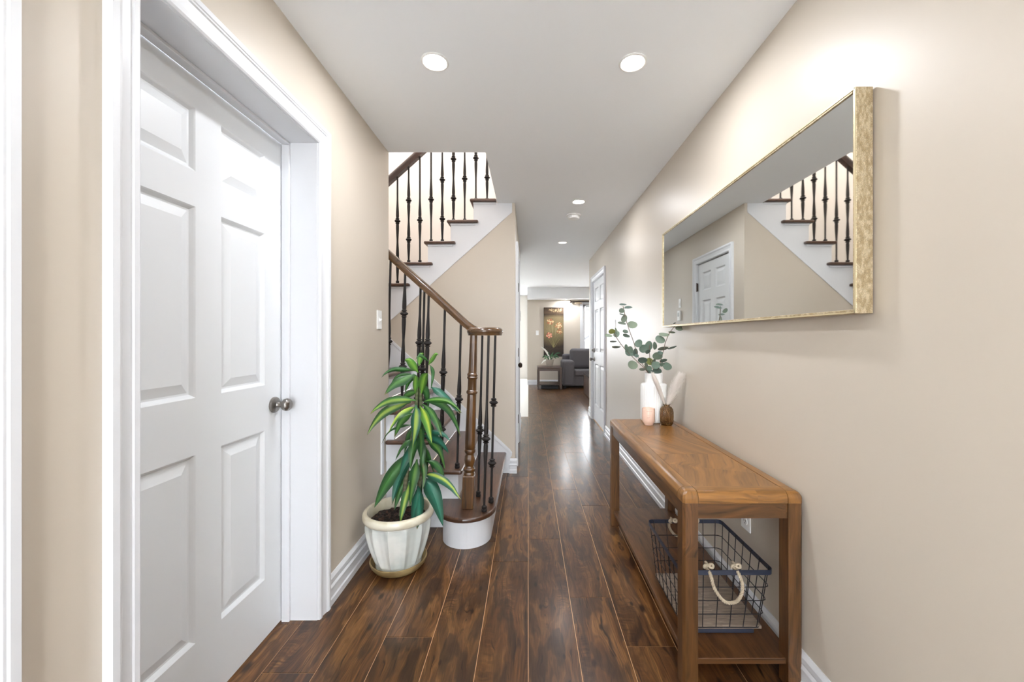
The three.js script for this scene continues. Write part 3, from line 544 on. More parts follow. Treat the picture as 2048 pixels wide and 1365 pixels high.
// ---- wire basket on the shelf
{
  const y0 = 0.1005, yb = y0 + 0.022, y1 = 0.362;
  const cx0 = 0.740, cz0 = 1.672;
  const t = thing('wire_basket', 'dark navy wire basket with rope handles and a wooden base on the table shelf', 'basket', V(cx0, y0, cz0));
  const W2 = y => 0.152 + (0.174 - 0.152) * (y - yb) / (y1 - yb), D2_ = y => 0.172 + (0.205 - 0.172) * (y - yb) / (y1 - yb), rc = 0.022;
  const loop = (y, w, d, r, n = 5) => { const p = []; for (const [sx, sz, a0] of [[1, 1, 0], [-1, 1, 1], [-1, -1, 2], [1, -1, 3]]) for (let i = 0; i <= n; i++) { const a = (a0 + i / n) * Math.PI / 2; p.push(new THREE.Vector3(sx * (w - r) + r * Math.cos(a), y - y0, sz * (d - r) + r * Math.sin(a))); } return p; };
  // flat metal rim
  const a = loop(y1, W2(y1), D2_(y1), rc), n = a.length, pos = [], th = 0.0025, hh = 0.018;
  const out = a.map(p => p.clone()), inn = loop(y1, W2(y1) - th, D2_(y1) - th, rc - th);
  for (let i = 0; i < n; i++) { const k = (i + 1) % n; const o0 = out[i], o1 = out[k], i0 = inn[i], i1 = inn[k]; const D = v => new THREE.Vector3(v.x, v.y - hh, v.z); const tri = (p, q, r) => pos.push(p.x, p.y, p.z, q.x, q.y, q.z, r.x, r.y, r.z); const quad = (p, q, r, s) => { tri(p, q, r); tri(p, r, s); };
    quad(D(o0), o0, o1, D(o1)); quad(i0, D(i0), D(i1), i1); quad(o0, i0, i1, o1); quad(D(i0), D(o0), D(o1), D(i1)); }
  const rg = new THREE.BufferGeometry(); rg.setAttribute('position', new THREE.Float32BufferAttribute(pos, 3)); rg.computeVertexNormals();
  mesh('rim', [toCreasedNormals(rg, 0.5)], M.navy, t);
  for (const y of [yb + 0.002, yb + 0.058, yb + 0.114, yb + 0.170]) { const L = loop(y, W2(y) - 0.002, D2_(y) - 0.002, rc - 0.002); const cp = new THREE.CatmullRomCurve3(L, true, 'catmullrom', 0.1); mesh('hoop_wire', [clean(new THREE.TubeGeometry(cp, 80, 0.0018, 5, true))], M.wire, t); }
  const up = (fx, fz) => { const lo = new THREE.Vector3(fx * (W2(yb) - 0.003), yb - y0, fz * (D2_(yb) - 0.003)), hi = new THREE.Vector3(fx * (W2(y1) - 0.004), y1 - 0.002 - y0, fz * (D2_(y1) - 0.004)); mesh('upright_wire', [rod(lo, hi, 0.0018, 5)], M.wire, t); };
  for (let i = 0; i < 6; i++) { const f = -0.86 + 1.72 * i / 5; up(f, 1); up(f, -1); }
  for (let i = 0; i < 7; i++) { const f = -0.88 + 1.76 * i / 6; up(1, f); up(-1, f); }
  const bg = lbox(-0.149, 0.149, yb - y0 - 0.006, yb - y0 + 0.006, -0.168, 0.168, 0.002); { const uv = bg.attributes.uv, p = bg.attributes.position; for (let i = 0; i < uv.count; i++) uv.setXY(i, p.getX(i) * 3, p.getZ(i) * 2.6); }
  mesh('base_board', [bg], M.board, t);
  for (const s of [-1, 1]) mesh('base_runner', [lbox(-0.12, 0.12, 0, 0.015, s * 0.16 - 0.008, s * 0.16 + 0.008, 0.002)], M.navy, t);
  // rope handles: three twisted strands, knotted inside the rim
  for (const s of [-1, 1]) {
    const zr = s * (0.205 + 0.004), yr = y1 - y0 - 0.009, ax = 0.055, hx = -0.012;
    const base = new THREE.CatmullRomCurve3([[hx - ax - 0.002, yr + 0.006, zr - s * 0.03], [hx - ax, yr, zr], [hx - ax + 0.008, yr - 0.045, zr + s * 0.022], [hx - 0.012, yr - 0.086, zr + s * 0.03], [hx + 0.03, yr - 0.082, zr + s * 0.03], [hx + ax, yr - 0.042, zr + s * 0.02], [hx + ax - 0.004, yr, zr], [hx + ax - 0.008, yr + 0.006, zr - s * 0.03]].map(p => new THREE.Vector3(...p)));
    const fr = base.computeFrenetFrames(90, false), st = []; for (let k = 0; k < 3; k++) { const q = []; for (let i = 0; i <= 90; i++) { const P = base.getPointAt(i / 90), an = i / 90 * Math.PI * 2 * 13 + k * Math.PI * 2 / 3; q.push(P.addScaledVector(fr.normals[i], 0.0032 * Math.cos(an)).addScaledVector(fr.binormals[i], 0.0032 * Math.sin(an))); } st.push(tube(q, 0.0034, 180, 5)); }
    const h = mesh('rope_handle', st, M.rope, t);
    for (const e of [-1, 1]) { const c = new THREE.Vector3(hx + e * (ax - 0.004), yr + 0.012, zr - s * 0.026), q = []; for (let i = 0; i <= 36; i++) { const u = i / 36 * Math.PI * 2; q.push(new THREE.Vector3(c.x + 0.010 * (Math.sin(u) + 0.9 * Math.sin(2 * u)), c.y + 0.006 * Math.sin(3 * u) + 0.003, c.z + 0.008 * (Math.cos(u) - 0.9 * Math.cos(2 * u)))); } mesh('knot', [tube(q, 0.0052, 60, 6, true)], M.rope, h); }
  }
}

// ---- wall mirror
{
  const Z0 = 1.10, Z1 = 2.69, Y0 = 1.295, Y1 = 1.928, Xf = 0.913, lip = 0.012, t = thing('wall_mirror', 'large rectangular wall mirror with a thin distressed gold frame above the console table', 'mirror');
  mesh('mirror_glass', [box(Xf + 0.004, Xf + 0.008, Y0 + 0.008, Y1 - 0.008, Z0 + 0.008, Z1 - 0.008)], M.mirror, t);
  mesh('backing_board', [box(Xf + 0.009, XR - 0.006, Y0 + 0.013, Y1 - 0.013, Z0 + 0.013, Z1 - 0.013)], M.dark, t);
  const uvb = (g, a) => { g = clean(g); const p = g.attributes.position, uv = g.attributes.uv; for (let i = 0; i < uv.count; i++) { const l = a === 1 ? p.getY(i) : -p.getZ(i); uv.setXY(i, (p.getX(i) + (a === 1 ? -p.getZ(i) : p.getY(i))) * 8, l * 1.6); } return g; };
  mesh('frame_side', [uvb(box(Xf, XR - 0.004, Y0, Y1, Z0, Z0 + lip, 0.002), 1)], M.gold, t); mesh('frame_side', [uvb(box(Xf, XR - 0.004, Y0, Y1, Z1 - lip, Z1, 0.002), 1)], M.gold, t);
  mesh('frame_rail', [uvb(box(Xf, XR - 0.004, Y0, Y0 + lip, Z0 + lip, Z1 - lip, 0.002), 2)], M.gold, t); mesh('frame_rail', [uvb(box(Xf, XR - 0.004, Y1 - lip, Y1, Z0 + lip, Z1 - lip, 0.002), 2)], M.gold, t);
  mesh('frame_bead', [box(Xf - 0.002, Xf + 0.003, Y0 + 0.001, Y0 + 0.005, Z0 + 0.002, Z1 - 0.002), box(Xf - 0.002, Xf + 0.003, Y1 - 0.005, Y1 - 0.001, Z0 + 0.002, Z1 - 0.002), box(Xf - 0.002, Xf + 0.003, Y0 + 0.001, Y1 - 0.001, Z0 + 0.001, Z0 + 0.006), box(Xf - 0.002, Xf + 0.003, Y0 + 0.001, Y1 - 0.001, Z1 - 0.006, Z1 - 0.001)], M.goldPale, t);
}

// ---- on the table: ribbed vase, candle, brown glass vase
function ribbed(prof, ribs, amp, seg) { // lathe whose radius swells with the ribs
  const g = new THREE.LatheGeometry(prof.map(p => new THREE.Vector2(Math.max(p[0], 1e-4), p[1])), seg); const p = g.attributes.position;
  for (let i = 0; i < p.count; i++) { const x = p.getX(i), z = p.getZ(i), r = Math.hypot(x, z), a = Math.atan2(z, x), row = i % prof.length, k = prof[row][2] ?? 0; const f = 1 + k * amp * (Math.abs(Math.cos(a * ribs / 2)) - 0.6) / Math.max(r, 0.01); p.setX(i, x * f); p.setZ(i, z * f); }
  g.computeVertexNormals(); return clean(g);
}
const TT = TH + 0.0006;
const VASE = V(0.805, TT, 2.535);
{
  const t = thing('vase', 'tall white ribbed ceramic vase with a narrower neck, holding eucalyptus', 'vase', VASE);
  mesh('body', [ribbed([[0.0001, 0], [0.074, 0], [0.079, 0.005, 0.3], [0.081, 0.02, 1], [0.081, 0.222, 1], [0.0795, 0.234, 0.5], [0.075, 0.239, 0], [0.056, 0.241, 0], [0.0545, 0.244, 0]], 44, 0.003, 176)], std('#f1f1ef', 0.55), t);
  mesh('neck', [ribbed([[0.0545, 0.242, 0], [0.0545, 0.246, 0.6], [0.0545, 0.302, 0.6], [0.0535, 0.307, 0], [0.050, 0.307, 0], [0.0495, 0.25, 0], [0.0001, 0.246, 0]], 30, 0.0012, 120)], std('#f1f1ef', 0.55), t);
}
{
  const t = thing('candle', 'pale pink candle in a glass jar in front of the white vase', 'candle', V(0.738, TT, 2.425));
  mesh('jar', [lathe([[0.0001, 0], [0.028, 0], [0.030, 0.005], [0.032, 0.010], [0.037, 0.018], [0.0385, 0.028], [0.0385, 0.098], [0.0375, 0.1], [0.0362, 0.098], [0.0362, 0.08], [0.0001, 0.08]], 40)], phys('#f0cdb9', 0.18, { clearcoat: 0.8, clearcoatRoughness: 0.05 }), t);
  mesh('wax', [lathe([[0.0001, 0.0805], [0.0355, 0.0805], [0.036, 0.084], [0.0001, 0.0845]], 32)], std('#f4e2d4', 0.5), t);
  mesh('wick', [rod(new THREE.Vector3(0, 0.084, 0), new THREE.Vector3(0.001, 0.094, 0), 0.001, 5)], M.dark, t);
  const pr = []; for (const [y, a0, a1] of [[0.062, -0.25, 0.2], [0.051, -0.36, 0.1], [0.044, -0.36, -0.02], [0.087, -0.45, 0.42]]) { const g = new THREE.CylinderGeometry(0.0388, 0.0388, 0.0012, 10, 1, true, a0 - 0.15, a1 - a0); pr.push(clean(g.translate(0, y, 0))); }
  mesh('label_print', pr, std('#b98270', 0.6), t);
}
const BV = V(0.848, TT, 2.42);
{
  const t = thing('vase', 'small ribbed brown glass bud vase beside the candle', 'vase', BV);
  mesh('glass_body', [ribbed([[0.0001, 0.0005, 0], [0.028, 0.0005, 0.3], [0.034, 0.006, 1], [0.0385, 0.022, 1], [0.0395, 0.05, 1], [0.0390, 0.078, 1], [0.035, 0.098, 1], [0.027, 0.110, 0.6], [0.0185, 0.115, 0], [0.0175, 0.119, 0], [0.0215, 0.124, 0], [0.022, 0.126, 0], [0.0195, 0.1265, 0], [0.0155, 0.119, 0], [0.016, 0.114, 0], [0.025, 0.106, 0.6], [0.032, 0.095, 1], [0.036, 0.077, 1], [0.0365, 0.05, 1], [0.0355, 0.024, 1], [0.031, 0.011, 1], [0.0001, 0.008, 0]], 18, 0.004, 108)], phys('#c8a674', 0.08, { transmission: 0.95, thickness: 0.01, ior: 1.45, attenuationColor: lin(0.5, 0.34, 0.17), attenuationDistance: 0.06, side: THREE.DoubleSide }), t);
}
// ---- feathery dried grass in the brown vase
function plume(label, base, tip, wid, seed, bend) {
  const t = thing('dried_grass_plume', label, 'dried grass'), R = rng(seed), d = new THREE.Vector3().subVectors(tip, base), L = d.length();
  const side = new THREE.Vector3(1, 0, 0.3).addScaledVector(d, -d.x / L / L).normalize(), nor = new THREE.Vector3().crossVectors(d, side).normalize();
  const spine = f => base.clone().addScaledVector(d, f).addScaledVector(side, bend * f * f);
  mesh('stalk', [tube([spine(-0.5), spine(0), spine(0.4), spine(0.8)], 0.0012, 12, 5)], std('#d9cbb6', 0.9), t);
  const pos = [], nrm = [];
  for (let i = 0; i < 1900; i++) {
    const f = 0.02 + R() * 0.86, a = R() * Math.PI * 2, p = spine(f), w = wid * Math.pow(Math.sin(Math.PI * clamp(0.10 + f * 0.78)), 0.8) * (0.5 + 0.6 * R());
    const o = side.clone().multiplyScalar(Math.cos(a)).addScaledVector(nor, Math.sin(a)), len = L * (0.16 + 0.12 * R());
    const m = p.clone().addScaledVector(d, 0.5 * len / L).addScaledVector(o, w * 0.75), e = p.clone().addScaledVector(d, len / L * 0.95).addScaledVector(o, w).addScaledVector(new THREE.Vector3(0, -1, 0), w * 0.15);
    const b = new THREE.Vector3().crossVectors(d, o).normalize().multiplyScalar(0.0011);
    for (const tri of [[p.clone().sub(b), m.clone().sub(b), m.clone().add(b)], [p.clone().sub(b), m.clone().add(b), p.clone().add(b)], [m.clone().sub(b), e, m.clone().add(b)]]) for (const v of tri) { pos.push(v.x, v.y, v.z); nrm.push(o.x, o.y, o.z); }
  }
  const g = new THREE.BufferGeometry(); g.setAttribute('position', new THREE.Float32BufferAttribute(pos, 3)); g.computeVertexNormals(); g.setAttribute('uv', new THREE.Float32BufferAttribute(new Float32Array(pos.length / 3 * 2), 2));
  const m = mesh('plume_hair', [g], phys('#f8f3ee', 1, { side: THREE.DoubleSide, transmission: 0.5, thickness: 0 }), t); m.userData.kind = 'stuff';
}
plume('broad fluffy cream dried grass plume leaning right out of the brown bud vase', BV.clone().add(new THREE.Vector3(0, 0.105, 0)), BV.clone().add(new THREE.Vector3(0.082, 0.315, 0.0)), 0.042, 5, 0.012);
plume('slim cream dried grass plume leaning left across the white vase', BV.clone().add(new THREE.Vector3(-0.004, 0.105, 0.004)), BV.clone().add(new THREE.Vector3(-0.085, 0.31, 0.02)), 0.017, 9, -0.006);

// ---- eucalyptus branches
function leafDisc(rx, ry, cup) { // oval leaf, stem end at the origin, lying in xy
  const pos = [], n = 14, rows = [0, 0.55, 1]; const P = (k, a) => { const r = rows[k], x = rx + rx * r * Math.cos(a), y = ry * r * Math.sin(a) * (1 - 0.12 * Math.cos(a)); return [x, y, cup * (r * r) * ry * (0.5 + 0.5 * Math.abs(Math.sin(a)))]; };
  for (let i = 0; i < n; i++) { const a = i / n * Math.PI * 2, b = (i + 1) / n * Math.PI * 2; for (let k = 0; k < 2; k++) { if (k === 0) pos.push(...P(0, 0), ...P(1, a), ...P(1, b)); else pos.push(...P(1, a), ...P(2, a), ...P(2, b), ...P(1, a), ...P(2, b), ...P(1, b)); } }
  const g = new THREE.BufferGeometry(); g.setAttribute('position', new THREE.Float32BufferAttribute(pos, 3)); g.computeVertexNormals(); g.setAttribute('uv', new THREE.Float32BufferAttribute(new Float32Array(pos.length / 3 * 2), 2)); return toCreasedNormals(g, 1.2);
}
{
  const Zv = 2.535, q = (x, y, dz = 0) => at(1180 + x / 4.55, 580 + y / 4.55, Zv + dz), sc = Zv / FOCAL / 4.55;
  const stems = [
    ['longest eucalyptus branch, rising to the upper left out of the white vase', [[560, 790, 0], [520, 740, 0], [440, 610, -0.01], [395, 470, -0.02], [345, 330, -0.03], [312, 200, -0.02], [300, 150, -0.01]]],
    ['eucalyptus branch reaching low to the far left out of the white vase', [[555, 790, 0], [490, 710, -0.03], [400, 625, -0.06], [310, 530, -0.09], [250, 450, -0.1], [222, 395, -0.1]]],
    ['short upright eucalyptus branch in the middle of the white vase', [[580, 790, 0], [570, 700, 0.01], [545, 620, 0.02], [540, 550, 0.03], [545, 500, 0.03]]],
    ['eucalyptus branch leaning right towards the mirror out of the white vase', [[600, 790, 0], [630, 690, -0.02], [662, 580, -0.04], [690, 470, -0.05], [735, 375, -0.05], [790, 318, -0.05]]],
  ];
  const green = ['#6f7f70', '#5f7263', '#7d8a76', '#56695f', '#6a7566', '#778468'].map(c => phys(c, 0.6, { side: THREE.DoubleSide, transmission: 0.12, thickness: 0 }));
  const olive = phys('#7a8145', 0.6, { side: THREE.DoubleSide, transmission: 0.15, thickness: 0 }), stemM = std('#6f5f52', 0.8);
  const L = [[300, 140, 33, 10, 0, 3], [290, 190, 26, 22, 0.4, 0], [350, 168, 36, 12, -0.1, 3], [295, 225, 28, 8, 0.2, 3], [312, 262, 22, 36, 0.3, 4], [290, 310, 38, 14, 0.15, 4], [387, 318, 45, 36, -0.1, 2], [322, 383, 26, 18, 0.1, 0], [330, 422, 33, 17, 0.2, 1], [200, 380, 29, 24, 0, 9], [240, 374, 15, 29, -0.4, 2], [243, 405, 25, 30, 0.6, 0], [168, 423, 34, 14, 0.05, 2], [212, 470, 30, 7, 0.05, 4], [240, 513, 38, 9, 0.05, 4], [335, 530, 23, 35, -0.2, 1], [365, 560, 29, 45, 0.2, 1], [410, 570, 31, 38, 0.1, 3], [445, 490, 30, 38, 0.5, 1], [485, 535, 42, 42, -0.5, 1], [535, 510, 27, 46, 0.2, 1], [582, 510, 28, 37, -0.1, 0], [525, 560, 26, 20, -0.3, 3], [390, 685, 46, 41, 0.2, 2], [480, 633, 43, 29, 0.15, 3], [545, 655, 38, 35, 0.4, 9], [615, 602, 45, 36, 0.3, 0], [640, 572, 24, 16, 0, 3], [638, 455, 45, 38, 0.2, 0], [675, 405, 47, 17, 0, 2], [665, 532, 48, 18, -0.05, 4], [748, 522, 42, 13, -0.25, 3], [815, 350, 36, 22, -0.15, 2], [795, 310, 37, 8, 0.05, 4], [745, 385, 30, 6, 0.2, 2], [705, 695, 42, 37, 0.2, 1], [668, 642, 34, 19, -0.1, 3], [600, 690, 41, 35, -0.3, 1], [615, 735, 38, 28, 0.1, 3], [560, 745, 40, 20, 0.1, 3], [480, 718, 32, 14, 0.1, 4], [512, 695, 25, 37, -0.3, 4], [655, 680, 22, 20, 0, 1], [600, 745, 30, 22, 0.4, 3], [540, 715, 24, 24, 0.3, 1], [585, 655, 22, 28, 0.3, 4], [425, 600, 20, 18, 0, 3], [380, 590, 16, 14, 0, 1]];
  const R = rng(31), ths = stems.map(([label, pts]) => { const t = thing('eucalyptus_branch', label, 'branch', VASE); const P = pts.map(p => q(p[0], p[1], p[2]).sub(VASE)); mesh('stem', [tube([new THREE.Vector3(0.005, 0.258, 0), ...P], 0.0021, 40, 6)], stemM, t); t.userData.pts = undefined; return { t, P: new THREE.CatmullRomCurve3(P).getPoints(40) }; });
  for (const s of ths) delete s.t.userData.pts;
  for (const [x, y, rx, ry, ang, ci] of L) {
    const c0 = q(x, y).sub(VASE); let best = 1e9, bs, bp; for (const s of ths) for (const p of s.P) { const d = Math.hypot(p.x - c0.x, p.y - c0.y); if (d < best) { best = d; bs = s; bp = p; } }
    const dz = (R() - 0.5) * 0.05, c = q(x, y, -(bp.z - 0) + dz).sub(VASE);
    const big = Math.max(rx, ry) * sc * 1.0, flatR = Math.min(rx, ry) / Math.max(rx, ry);
    // a round leaf seen at a slant: turned about its long axis
    const g = leafDisc(big, big * 0.92, (R() - 0.3) * 0.5).translate(-big, 0, 0); const m = new THREE.Mesh(g);
    const long = (rx >= ry ? 0 : Math.PI / 2) + ang; m.rotation.order = 'ZXY'; m.rotation.set((R() < 0.5 ? 1 : -1) * Math.acos(Math.min(1, flatR)) * 0.95, 0, -ang + (rx >= ry ? 0 : Math.PI / 2) + (rx >= ry ? 0 : 0)); m.updateMatrix(); g.applyMatrix4(m.matrix);
    g.translate(c.x, c.y, c.z);
    const mat = ci === 9 ? olive : green[ci]; const lf = mesh('leaf', [g], mat, bs.t);
    // leaf stalk back to the branch
    const edge = c.clone().lerp(bp, Math.min(0.6, big * 0.7 / Math.max(best, 1e-3))); if (best > 0.012 && best < 0.12) mesh('leaf_stalk', [rod(edge, bp, 0.0009, 4)], stemM, lf);
  }
}

// ================================================================ POTTED PLANT BY THE STAIRS
const POT = [-0.697, 2.128];
{
  const s = thing('plant_saucer', 'round tan glazed saucer on the floor under the pale fluted pot', 'saucer', V(POT[0], 0.0005, POT[1]));
  mesh('dish', [lathe([[0.0001, 0], [0.115, 0], [0.128, 0.006], [0.142, 0.024], [0.1485, 0.040], [0.1475, 0.046], [0.142, 0.047], [0.1385, 0.042], [0.131, 0.024], [0.120, 0.014], [0.0001, 0.013]], 64)], M.saucer, s);
  const t = thing('potted_plant', 'tall leafy green plant with yellow striped leaves in a pale fluted pot by the stairs', 'potted plant', V(POT[0], 0.0142, POT[1]));
  const lobes = 12, k = 0.013;
  const pr = [[0.0001, 0, 0], [0.112, 0, 0], [0.118, 0.004, 0], [0.119, 0.014, 0], [0.114, 0.02, 0.1], [0.116, 0.03, 0.6], [0.128, 0.07, 1], [0.1435, 0.12, 1], [0.1555, 0.17, 1], [0.162, 0.21, 1], [0.1635, 0.232, 0.9], [0.1645, 0.243, 0.15], [0.166, 0.249, 0], [0.1655, 0.255, 0]];
  const g = new THREE.LatheGeometry(pr.map(q => new THREE.Vector2(q[0], q[1])), 192), p = g.attributes.position;
  for (let i = 0; i < p.count; i++) { const x = p.getX(i), z = p.getZ(i), r = Math.hypot(x, z), a = Math.atan2(z, x), c = pr[i % pr.length][2]; const u = Math.abs(Math.sin(a * lobes / 2)); const d = c * k * (0.75 * Math.pow(1 - u, 3) - 0.5 * sm(0.3, 0.95, u)); const f = 1 + d / Math.max(r, 0.02); p.setX(i, x * f); p.setZ(i, z * f); }
  g.computeVertexNormals(); mesh('pot', [clean(g)], M.glaze, t);
  mesh('pot_rim', [lathe([[0.165, 0.2505], [0.175, 0.2515], [0.182, 0.258], [0.1845, 0.270], [0.183, 0.284], [0.177, 0.293], [0.168, 0.296], [0.160, 0.293], [0.156, 0.284], [0.154, 0.24], [0.150, 0.2]], 96)], M.glazeRim, t);
  { // soil, lumpy
    const sg = new THREE.CircleGeometry(0.152, 64, 0, Math.PI * 2), rings = 22, pos = []; const hgt = (x, z) => 0.258 + 0.020 * (fbm(x * 40 + 9, z * 40, 5, 4) - 0.5) + 0.012 * (vnoise(x * 160, z * 160, 8) - 0.5) - 0.02 * (x * x + z * z) / 0.023;
    for (let i = 0; i < rings; i++) for (let j = 0; j < 64; j++) { const q = (r, a) => { const R = 0.1525 * r / rings, x = R * Math.cos(a), z = R * Math.sin(a); return [x, hgt(x, z), z]; }; const a0 = j / 64 * Math.PI * 2, a1 = (j + 1) / 64 * Math.PI * 2, A = q(i, a0), B = q(i, a1), C = q(i + 1, a1), D = q(i + 1, a0); pos.push(...A, ...B, ...C, ...A, ...C, ...D); }
    const s2 = new THREE.BufferGeometry(); s2.setAttribute('position', new THREE.Float32BufferAttribute(pos, 3)); s2.computeVertexNormals(); const uv = new Float32Array(pos.length / 3 * 2); for (let i = 0; i < pos.length / 3; i++) { uv[2 * i] = pos[3 * i] * 3; uv[2 * i + 1] = pos[3 * i + 2] * 3; } s2.setAttribute('uv', new THREE.BufferAttribute(uv, 2)); mesh('soil', [s2], M.soil, t);
  }
  const org = t.position, Zp = POT[1];
  const q = (x, y, dz = 0) => at(700 + x / 2.625, 660 + y / 2.625, Zp + dz).sub(org);
  // two ringed canes and a side shoot
  const cane = (pts, r0, r1) => {
    const c = new THREE.CatmullRomCurve3(pts), n = 60, g2 = new THREE.TubeGeometry(c, n, 1, 10, false), pp = g2.attributes.position, col = new Float32Array(pp.count * 3);
    for (let i = 0; i <= n; i++) { const P = c.getPointAt(i / n), ring = (i * 1.0) % 2, r = (r0 + (r1 - r0) * i / n) * (1 + 0.09 * (ring < 1 ? 1 : -1)); for (let j = 0; j <= 10; j++) { const k2 = i * 11 + j, v = new THREE.Vector3().fromBufferAttribute(pp, k2).sub(P).multiplyScalar(r).add(P); pp.setXYZ(k2, v.x, v.y, v.z); const pale = ring < 1 ? 0 : 1, f = i / n; const cc = mix3(mix3([0.09, 0.075, 0.05], [0.06, 0.10, 0.03], f), [0.22, 0.2, 0.13], pale * 0.45); col.set(cc, k2 * 3); } }
    g2.setAttribute('color', new THREE.BufferAttribute(col, 3)); g2.computeVertexNormals(); return clean(g2);
  };
  const caneM = std('#ffffff', 0.8, { vertexColors: true });
  const C1 = [q(268, 975, -0.05), q(285, 850, -0.04), q(305, 700, -0.02), q(328, 560, 0), q(345, 430, 0.01), q(352, 300, 0.01)];
  const C2 = [q(345, 975, 0.03), q(362, 830, 0.03), q(376, 700, 0.02), q(378, 560, 0.02), q(372, 420, 0.02), q(368, 250, 0.02)];
  mesh('cane', [cane(C1, 0.0125, 0.0085)], caneM, t); mesh('cane', [cane(C2, 0.0125, 0.0085)], caneM, t);
  // strap leaves: ribbon along a curve with a folded midrib; the yellow stripe is in the leaf itself
  const RL = rng(64);
  function leaf(b, m, e, wid, stripe, tone, face) {
    const c = new THREE.QuadraticBezierCurve3(b, m, e), N = 12, rows = [], view = face || new THREE.Vector3(0.12 + (RL() - 0.5) * 0.5, 0.45 + (RL() - 0.5) * 0.3, 1).normalize();
    const roll = (RL() - 0.5) * 1.3, fold = 0.3 + RL() * 0.45, wav = RL() * 6;
    for (let i = 0; i <= N; i++) {
      const f = i / N, P = c.getPoint(f), T = c.getTangent(f).normalize(); let S = new THREE.Vector3().crossVectors(view, T); if (S.lengthSq() < 0.02) S.set(0, 1, 0).cross(T); S.normalize(); const Nn = new THREE.Vector3().crossVectors(T, S).normalize(); S.applyAxisAngle(T, roll * (0.4 + f)); Nn.applyAxisAngle(T, roll * (0.4 + f));
      const w = wid * (f < 0.12 ? 0.16 + f * 1.6 : Math.max(0.02, Math.pow(Math.sin(Math.PI * clamp(0.10 + 0.9 * Math.pow(f, 0.92))), 0.7))) * (f < 0.12 ? 1 : sm(0.02, 0.35, f) * 0.35 + 0.65);
      P.y -= 0.03 * Math.max(0, f - 0.55) ** 2 / 0.2 * (1 + RL() * 0.3); const row = []; for (let j = -3; j <= 3; j++) { const u = j / 3; row.push(P.clone().addScaledVector(S, w * u).addScaledVector(Nn, -w * fold * Math.abs(u) + w * 0.12 * Math.sin(f * 9 + wav + u) * Math.abs(u))); } rows.push(row);
    }
    const pos = [], col = [], dkG = [[0.013, 0.062, 0.018], [0.010, 0.07, 0.04], [0.02, 0.085, 0.018], [0.045, 0.15, 0.02]][tone], ltG = [[0.04, 0.15, 0.03], [0.02, 0.14, 0.09], [0.06, 0.22, 0.04], [0.14, 0.33, 0.04]][tone], ye = [0.36, 0.46, 0.05], br = [0.2, 0.13, 0.05];
    const tipB = RL() < 0.45 ? 0.93 : 1.1, sw = 0.14 + RL() * 0.16;
    const cl = (i, j) => { const u = (j - 3) / 3, f = i / N; let k2 = mix3(ltG, dkG, sm(0.1, 0.75, Math.abs(u))); k2 = mix3(k2, ye, stripe * sm(sw + 0.22, sw - 0.1, Math.abs(u - 0.12)) * sm(0, 0.2, f)); if (f > tipB) k2 = mix3(k2, br, 0.8); return k2; };
    for (let i = 0; i < N; i++) for (let j = 0; j < 6; j++) { const A = [i, j], B = [i, j + 1], Cc = [i + 1, j + 1], D = [i + 1, j]; for (const v of [A, B, Cc, A, Cc, D]) { const pnt = rows[v[0]][v[1]]; pos.push(pnt.x, pnt.y, pnt.z); col.push(...cl(v[0], v[1])); } }
    const g3 = new THREE.BufferGeometry(); g3.setAttribute('position', new THREE.Float32BufferAttribute(pos, 3)); g3.setAttribute('color', new THREE.Float32BufferAttribute(col, 3)); g3.computeVertexNormals();
    return mesh('leaf', [toCreasedNormals(g3, 1.0)], M.leaf, t);
  }
  const s0 = Zp / FOCAL / 2.625;
